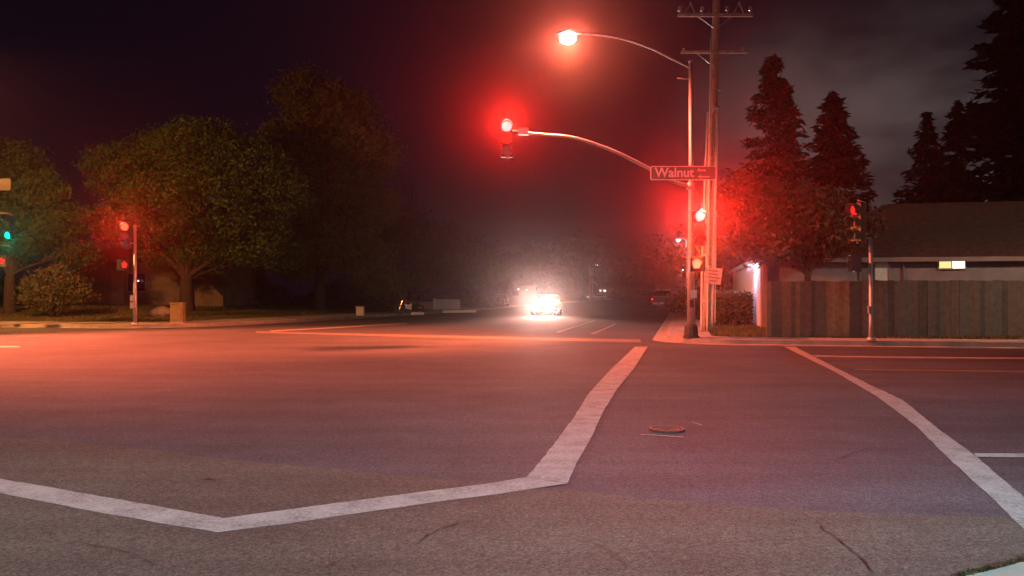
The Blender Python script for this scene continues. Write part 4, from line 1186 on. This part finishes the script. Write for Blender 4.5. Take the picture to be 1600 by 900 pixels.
def sedan(loc, rz, paint_m, label, lit_front=None, lit_rear=None, suv=False, group=None):
    e = empty('car', loc, rz, label, 'car', group)
    H = 1.72 if suv else 1.44; belt = 1.08 if suv else .95; hood = 1.02 if suv else .84
    L = 2.3
    body = loft([(-L, .70, .42, belt - .12), (-L + .08, .84, .30, belt - .02), (-L + .6, .89, .22, belt), (-1.35, .90, .20, belt), (0, .90, .20, belt), (.9, .90, .20, belt - .02), (1.1, .89, .22, hood + .05), (L - .45, .86, .24, hood - .06), (L - .1, .80, .30, hood - .16), (L, .66, .38, hood - .28)])
    body.build('body', paint_m, e, smooth=True)
    yr = -2.0 if suv else -1.5
    cab = loft([(yr - .15, .66, belt - .08, belt + .06), (yr + .1, .70, belt - .1, H - .16), (yr + .5, .70, belt - .1, H - .02), (-.3, .70, belt - .1, H), (.25, .68, belt - .1, H - .06), (.75, .72, belt - .1, H - .34), (1.15, .74, belt - .1, belt + .03)], power=5)
    g_ = cab.build('cabin_glass', M_GLASS, e, smooth=True)
    rf = loft([(yr + .22, .60, H - .10, H - .03), (yr + .6, .64, H - .08, H + .02), (-.3, .64, H - .06, H + .03), (.2, .62, H - .12, H - .02)], power=5)
    rf.build('roof', paint_m, e, smooth=True)
    pm = MB()
    for s in (-1, 1):
        pm.tube([(s * .70, yr + .1, belt - .02), (s * .62, yr + .3, H - .06)], .035, 6); pm.tube([(s * .73, -.25, belt), (s * .63, -.25, H - .03)], .03, 6); pm.tube([(s * .74, 1.02, belt), (s * .63, .25, H - .07)], .03, 6)
    pm.build('roof_pillars', paint_m, e)
    for x in (-.80, .80):
        for y in (-1.4, 1.4): wheel_parts(e, x, y)
        d = MB(); d.box((x * 1.13, .75, belt + .02), (.16, .12, .12)); d.build('wing_mirror', paint_m, e)
        q = MB(); q.tube([(x * .76, L - .14, .63), (x * .76, L + .012, .63)], [.19, .17], 14)
        q.build('headlight', lit_front or M_CHROME, e)
        q = MB(); q.box((x * .82, -L - .0, .78), (.30, .07, .15)); q.build('tail_light', lit_rear or M_LENSOFF['red'], e)
    q = MB(); q.box((0, -L - .02, .42), (1.56, .10, .14)); q.box((0, L - .0, .36), (1.5, .12, .14)); q.build('bumper', paint_m, e)
    q = MB(); q.box((0, -L - .055, .66), (.32, .012, .15)); q.build('number_plate', M_WHITE, e)
    q = MB()
    for k in range(4): q.box((0, L + .0, .50 + k * .045), (.62, .03, .016))
    q.build('grille', M_RUBBER, e)
    return e
E_HEAD = glow_mat('lit_headlight', (1.0, .93, .85), 60.0)
E_HEADFAR = glow_mat('lit_headlight_far', (1.0, .85, .78), 9.0)
E_TAIL = glow_mat('lit_tail_light', (1.0, .03, .02), 6.0)
P_DARK = mat('car_paint_dark', (.035, .03, .035), .3); P_SILV = mat('car_paint_silver', (.40, .39, .42), .35, metal=.3)
P_WHITE = mat('car_paint_white', (.62, .60, .58), .4); P_RED = mat('car_paint_red', (.22, .03, .03), .35)
ocx, ocy = at(855, 470, 60)[0], 60
oc = sedan((ocx, ocy, 0), math.pi - TH, P_WHITE, 'oncoming car with both headlights blazing in the street ahead', lit_front=E_HEAD)
for s in (-1, 1):  # added glowing discs that fill out the headlight glare
    b = MB(); b.tube([(s * .36, 2.24, .64), (s * .36, 2.318, .64)], [.13, .12], 14); b.build('glare_disc_inner', E_HEAD, oc)
    b = MB(); b.tube([(s * .55, 2.30, .36), (s * .55, 2.372, .36)], [.10, .09], 12); b.build('glare_disc_low', E_HEAD, oc)
bpy.context.view_layer.update()
for s in (-1, 1):
    p = oc.matrix_world @ Vector((s * .62, 2.46, .68))
    tgt = Vector((0, 0, 1.0)) - p
    lamp('headlight_beam', 'SPOT', p, 7000, (1, .34, .22), radius=.09, aim=tgt.normalized() + Vector((0, 0, .01)), angle=50, blend=.9)
    lamp('headlight_glow', 'SPOT', p, 9500, (1, .90, .86), radius=.09, aim=tgt.normalized() + Vector((0, 0, .95)), angle=112, blend=1)

def pickup(loc, rz, paint_m, label):
    e = empty('pickup_truck', loc, rz, label, 'pickup truck')
    b = MB(); b.box((0, -1.65, .88), (1.86, 1.9, .72)); b.box((0, .9, .78), (1.84, 3.4, .62)); b.box((0, 2.2, .95), (1.78, 1.1, .5)); b.build('body', paint_m, e)
    b = MB(); b.box((0, -2.62, .92), (1.56, .05, .56)); b.box((0, -2.66, .92), (1.2, .03, .3)); tg = b.build('tailgate', paint_m, e)
    b = MB(); b.box((0, -2.68, 1.0), (.22, .02, .06)); b.build('handle', M_CHROME, tg)
    b = MB()
    for x in (-.92, .92): b.box((x, -1.65, 1.26), (.07, 1.95, .06))
    b.box((0, -2.62, 1.26), (1.86, .07, .06)); b.build('bed_rail', M_CHROME, e)
    cab = loft([(-.72, .74, 1.1, 1.3), (-.6, .80, 1.0, 1.80), (.2, .80, 1.0, 1.88), (.8, .78, 1.0, 1.80), (1.5, .82, 1.0, 1.18)], power=6); cab.build('cabin_glass', M_GLASS, e, smooth=True)
    b = loft([(-.62, .70, 1.80, 1.88), (.2, .74, 1.84, 1.93), (.8, .68, 1.76, 1.86)], power=6); b.build('roof', paint_m, e)
    b = MB(); b.box((0, -2.76, .52), (1.8, .18, .2)); b.build('bumper', M_CHROME, e)
    b = MB(); b.box((0, -2.86, .55), (.32, .012, .14)); b.build('number_plate', M_WHITE, e)
    for x in (-.86, .86):
        b = MB(); b.box((x, -2.65, .98), (.13, .06, .42)); b.build('tail_light', M_LENSOFF['red'], e)
        for y in (-1.7, 1.75): wheel_parts(e, x * .93, y, .38, .25)
        b = MB(); b.box((x * 1.2, .95, 1.25), (.2, .1, .22)); b.build('wing_mirror', paint_m, e)
    return e
px_, py_ = at(1043, 480, 84)[0], 84
pickup((px_, py_ + 2.6, 0), -TH, P_DARK, 'dark pickup truck seen from behind at the right kerb of the far street')
sx, sy = at(1029, 470, 112)[0], 112
sedan((sx, sy, 0), -TH, P_RED, 'red car with lit tail lights driving away beyond the dark pickup', lit_rear=E_TAIL, suv=True)
fx, fy = at(932, 466, 205)[0], 205
sedan((fx, fy, 0), R(97), P_SILV, 'small distant silver car seen side-on with one bright lamp', lit_front=E_HEADFAR)
wx_, wy_ = at(783, 476, 98)[0], 98
sedan((wx_, wy_, .02), math.pi - TH + R(12), P_WHITE, 'pale car parked at the left kerb behind the headlight glare')

# ------------------------------------------------------------------ far street lamps and houses
E_FAR = glow_mat('lit_far_lamp', (1.0, .75, .8), 30.0)
def far_lamp(px, py, D, label, arm=-1.0, size=.16, power=250, col=(1, .55, .6)):
    X = at(px, 459, D)[0]; H = CAMH - (py - HOR) / F * D
    e = empty('street_lamp', (X - arm, D, .1), 0, label, 'street lamp', 'street lamps')
    b = MB(); b.tube([(0, 0, 0), (0, 0, H * .5), (0, 0, H + .1)], [.10, .08, .05], 8); b.tube([(0, 0, H), (arm * .5, 0, H + .28), (arm * 1.25, 0, H + .26)], .035, 6); b.build('pole', M_GALV, e)
    b = MB(); b.box((arm, 0, H + .17), (.7, .28, .13)); hd = b.build('lamp_head', M_GALV, e)
    b = MB(); b.tube([(arm, 0, H + .10), (arm, 0, H + .0), (arm, 0, H - .08)], [size, size, size * .5], 10); b.build('lamp_glass', E_FAR, hd)
    if power: lamp('far_lamp_light', 'POINT', (X, D, H - .2), power, col, radius=.12)
far_lamp(1060, 377, 104, 'nearer of the two distant street lamps left of the right signal pole', size=.17, power=600)
far_lamp(1067, 422, 190, 'farther and lower of the two distant street lamps left of the right signal pole', size=.2, power=500)
far_lamp(932, 415, 205, 'distant street lamp over the small silver car', arm=1.0, size=.32, power=500)

M_FARW = mat('far_house_wall', (.14, .12, .12), .9); M_FARR = mat('far_house_roof', (.05, .04, .04), .95)
def far_house(px0, px1, D, label, lights=(), rz=0):
    x0, x1 = at(px0, 459, D)[0], at(px1, 459, D)[0]; w = x1 - x0
    e = empty('house', (x0, D, .1), rz, label, 'house', 'distant houses along the far street')
    b = MB(); b.box((w / 2, 5, 1.4), (w, 10, 2.8)); b.build('wall', M_FARW, e)
    q = MB(); q.add([(-.5, -.5, 2.8), (w + .5, -.5, 2.8), (w + .5, 10.5, 2.8), (-.5, 10.5, 2.8), (w * .25, 5, 4.7), (w * .75, 5, 4.7)], [(0, 1, 5, 4), (1, 2, 5), (2, 3, 4, 5), (3, 0, 4), (0, 3, 2, 1)]); q.build('roof', M_FARR, e)
    b = MB(); b.box((w * .35, -.03, 1.5), (1.4, .06, 1.1)); wf = b.build('window', M_FASCIA, e)
    b = MB(); b.box((w * .35, -.07, 1.5), (1.2, .03, .9)); b.build('pane', mat('dark_window', (.02, .02, .03), .15), wf)
    b = MB(); b.box((w * .6, -.03, 1.05), (.95, .06, 2.1)); b.build('door', M_FASCIA, e)
    for (lx, ly, s) in lights:
        p = at(lx, ly, D - .4); b = MB(); b.tube([(p[0] - x0, -.4, p[2] - .1), (p[0] - x0, -.4, p[2] - .1 - s)], [s * .7, s * .55], 8)
        b.box((p[0] - x0, -.2, p[2] - .05), (.06, .4, .04)); b.build('porch_light', E_FARP, e)
E_FARP = glow_mat('lit_far_porch', (1, .72, .62), 3.0)
far_house(788, 838, 150, 'distant dark house with two tiny porch lights above the oncoming car', [(810, 451, .28), (823, 452, .22)])
far_house(936, 1000, 232, 'distant dark house with two tiny lights right of the silver car', [(938, 453, .4), (945, 453, .5)])
far_house(985, 1020, 250, 'farthest dark house at the end of the street')
# utility pole with sign, far away left of centre
X = at(922, 459, 160)[0]
e = empty('utility_pole', (X, 160, .1), 0, 'distant pole left of the far street lamp with two short curved arms', 'utility pole')
b = MB(); b.tube([(0, 0, 0), (0, 0, 3.5), (0, 0, 6.6)], [.13, .11, .08], 8); b.build('pole', M_WOOD, e)
b = MB(); b.tube(smoothpath([(0, -.1, 3.6), (.6, -.1, 3.7), (1.4, -.1, 3.1)]), .06, 6); b.build('curved_arm', M_PVC, e); b = MB(); b.tube(smoothpath([(0, -.1, 5.6), (.3, -.1, 5.3), (.35, -.1, 4.9)]), .06, 6); b.build('curved_arm', M_PVC, e)

# background trees along the street ahead
bt = []
protos = {}
def bg_tree(px, top, wpx, D, k, label):
    X = at(px, 459, D)[0]; H = CAMH + (459 - top) / F * D; rad = wpx / 2 / F * D
    loc = (X, D, .1)
    if k not in protos:
        random.seed(100 + k); L = []
        for i in range(7): 
            a = i * 2.4; L.append((math.cos(a) * .32, math.sin(a) * .3, .45 + .42 * random.random(), .30))
        L.append((0, 0, .78, .24)); L.append((0, 0, .5, .34))
        e = broad_tree('background_tree', loc, 1, 1, L, 2600, .042, M_DARKLEAF, label, 'dim trees along the far street', 100 + k, .03, .2)
        protos[k] = e
    else:
        e = copy_tree(protos[k], loc, random.uniform(0, 6), label)
    e.location = loc; e.scale = (rad * 1.9, rad * 1.9, H)
    return e
BG = [(655, 340, 110, 120, 0, 'dim tree behind the low pale wall, taller than its neighbours'),
      (730, 375, 90, 135, 1, 'dim tree just right of the low pale wall'),
      (790, 395, 90, 150, 2, 'dim tree above the pale parked car'),
      (600, 300, 110, 90, 1, 'dim tree at the right flank of the big left tree'),
      (850, 385, 90, 175, 0, 'dim tree straight above the oncoming headlights'),
      (900, 370, 80, 190, 1, 'dim tree between the headlights and the distant pole'),
      (955, 385, 90, 240, 2, 'dim tree behind the distant street lamp over the silver car'),
      (1005, 380, 80, 255, 0, 'dim tree at the end of the street'),
      (1040, 400, 60, 225, 1, 'dim tree just left of the two distant street lamps'),
      (1085, 350, 90, 130, 2, 'dim tree behind the base of the right signal pole'),
      (1130, 380, 100, 90, 0, 'dim tree behind the clipped hedge'),
      (1160, 400, 60, 70, 1, 'dim tree behind the porch-lit wall')]
for a in BG: bg_tree(*a)
def dark_hedge(px0, px1, top, D, label, seed, s=.16, z0=.14):
    x0, x1 = at(px0, 459, D)[0], at(px1, 459, D)[0]; H = CAMH + (459 - top) / F * D
    e = empty('bush', ((x0 + x1) / 2, D, z0), 0, label, 'bush', 'dark bushes along the far street')
    n = max(3, int((x1 - x0) / 1.6)); random.seed(seed)
    L = [(-(x1 - x0) / 2 + (x1 - x0) * (k + .5) / n, random.uniform(-.5, .5), H * .45 * random.uniform(.8, 1.1), H * .55) for k in range(n)]
    leaf_mesh('foliage', [l[:3] for l in L], [l[3] for l in L], 500 * n, s, M_DARKLEAF, e, seed, shell=.7, flat=.95)
    b = MB()
    for l in L:
        for q in range(4): b.tube([(l[0], l[1], -.1), (l[0] + random.uniform(-.5, .5), l[1], l[2] + l[3] * .5)], [.04, .01], 4)
    b.build('stems', M_BARK, e)
dark_hedge(715, 790, 462, 88, 'row of dark bushes right of the low pale wall', 1)
dark_hedge(1062, 1098, 455, 60, 'dark bush between the pickup truck and the right signal pole', 2)
dark_hedge(1085, 1122, 470, 44, 'dark bush behind the utility pole', 3, .09)
dark_hedge(960, 1022, 455, 200, 'row of dark bushes far along the street', 4, .3)
dark_hedge(840, 915, 458, 160, 'row of dark bushes behind the oncoming headlights', 5, .25)

# ------------------------------------------------------------------ haze added for the glow round the lamps
hz = MB(); hz.box((0, 160, 14.1), (320, 380, 33.0))
ho = hz.build('haze', bpy.data.materials.new('glow_haze')); stuff(ho)
tag(ho, 'thin haze volume added to spread a glow round every lamp', 'haze')
m = ho.data.materials[0]; m.use_nodes = True; t = m.node_tree
for n_ in list(t.nodes): t.nodes.remove(n_)
o_ = t.nodes.new('ShaderNodeOutputMaterial'); v_ = t.nodes.new('ShaderNodeVolumePrincipled')
v_.inputs['Density'].default_value = HAZE_DENSITY; v_.inputs['Anisotropy'].default_value = HAZE_ANISO
v_.inputs['Color'].default_value = (.9, .88, .9, 1)
t.links.new(v_.outputs[0], o_.inputs['Volume'])
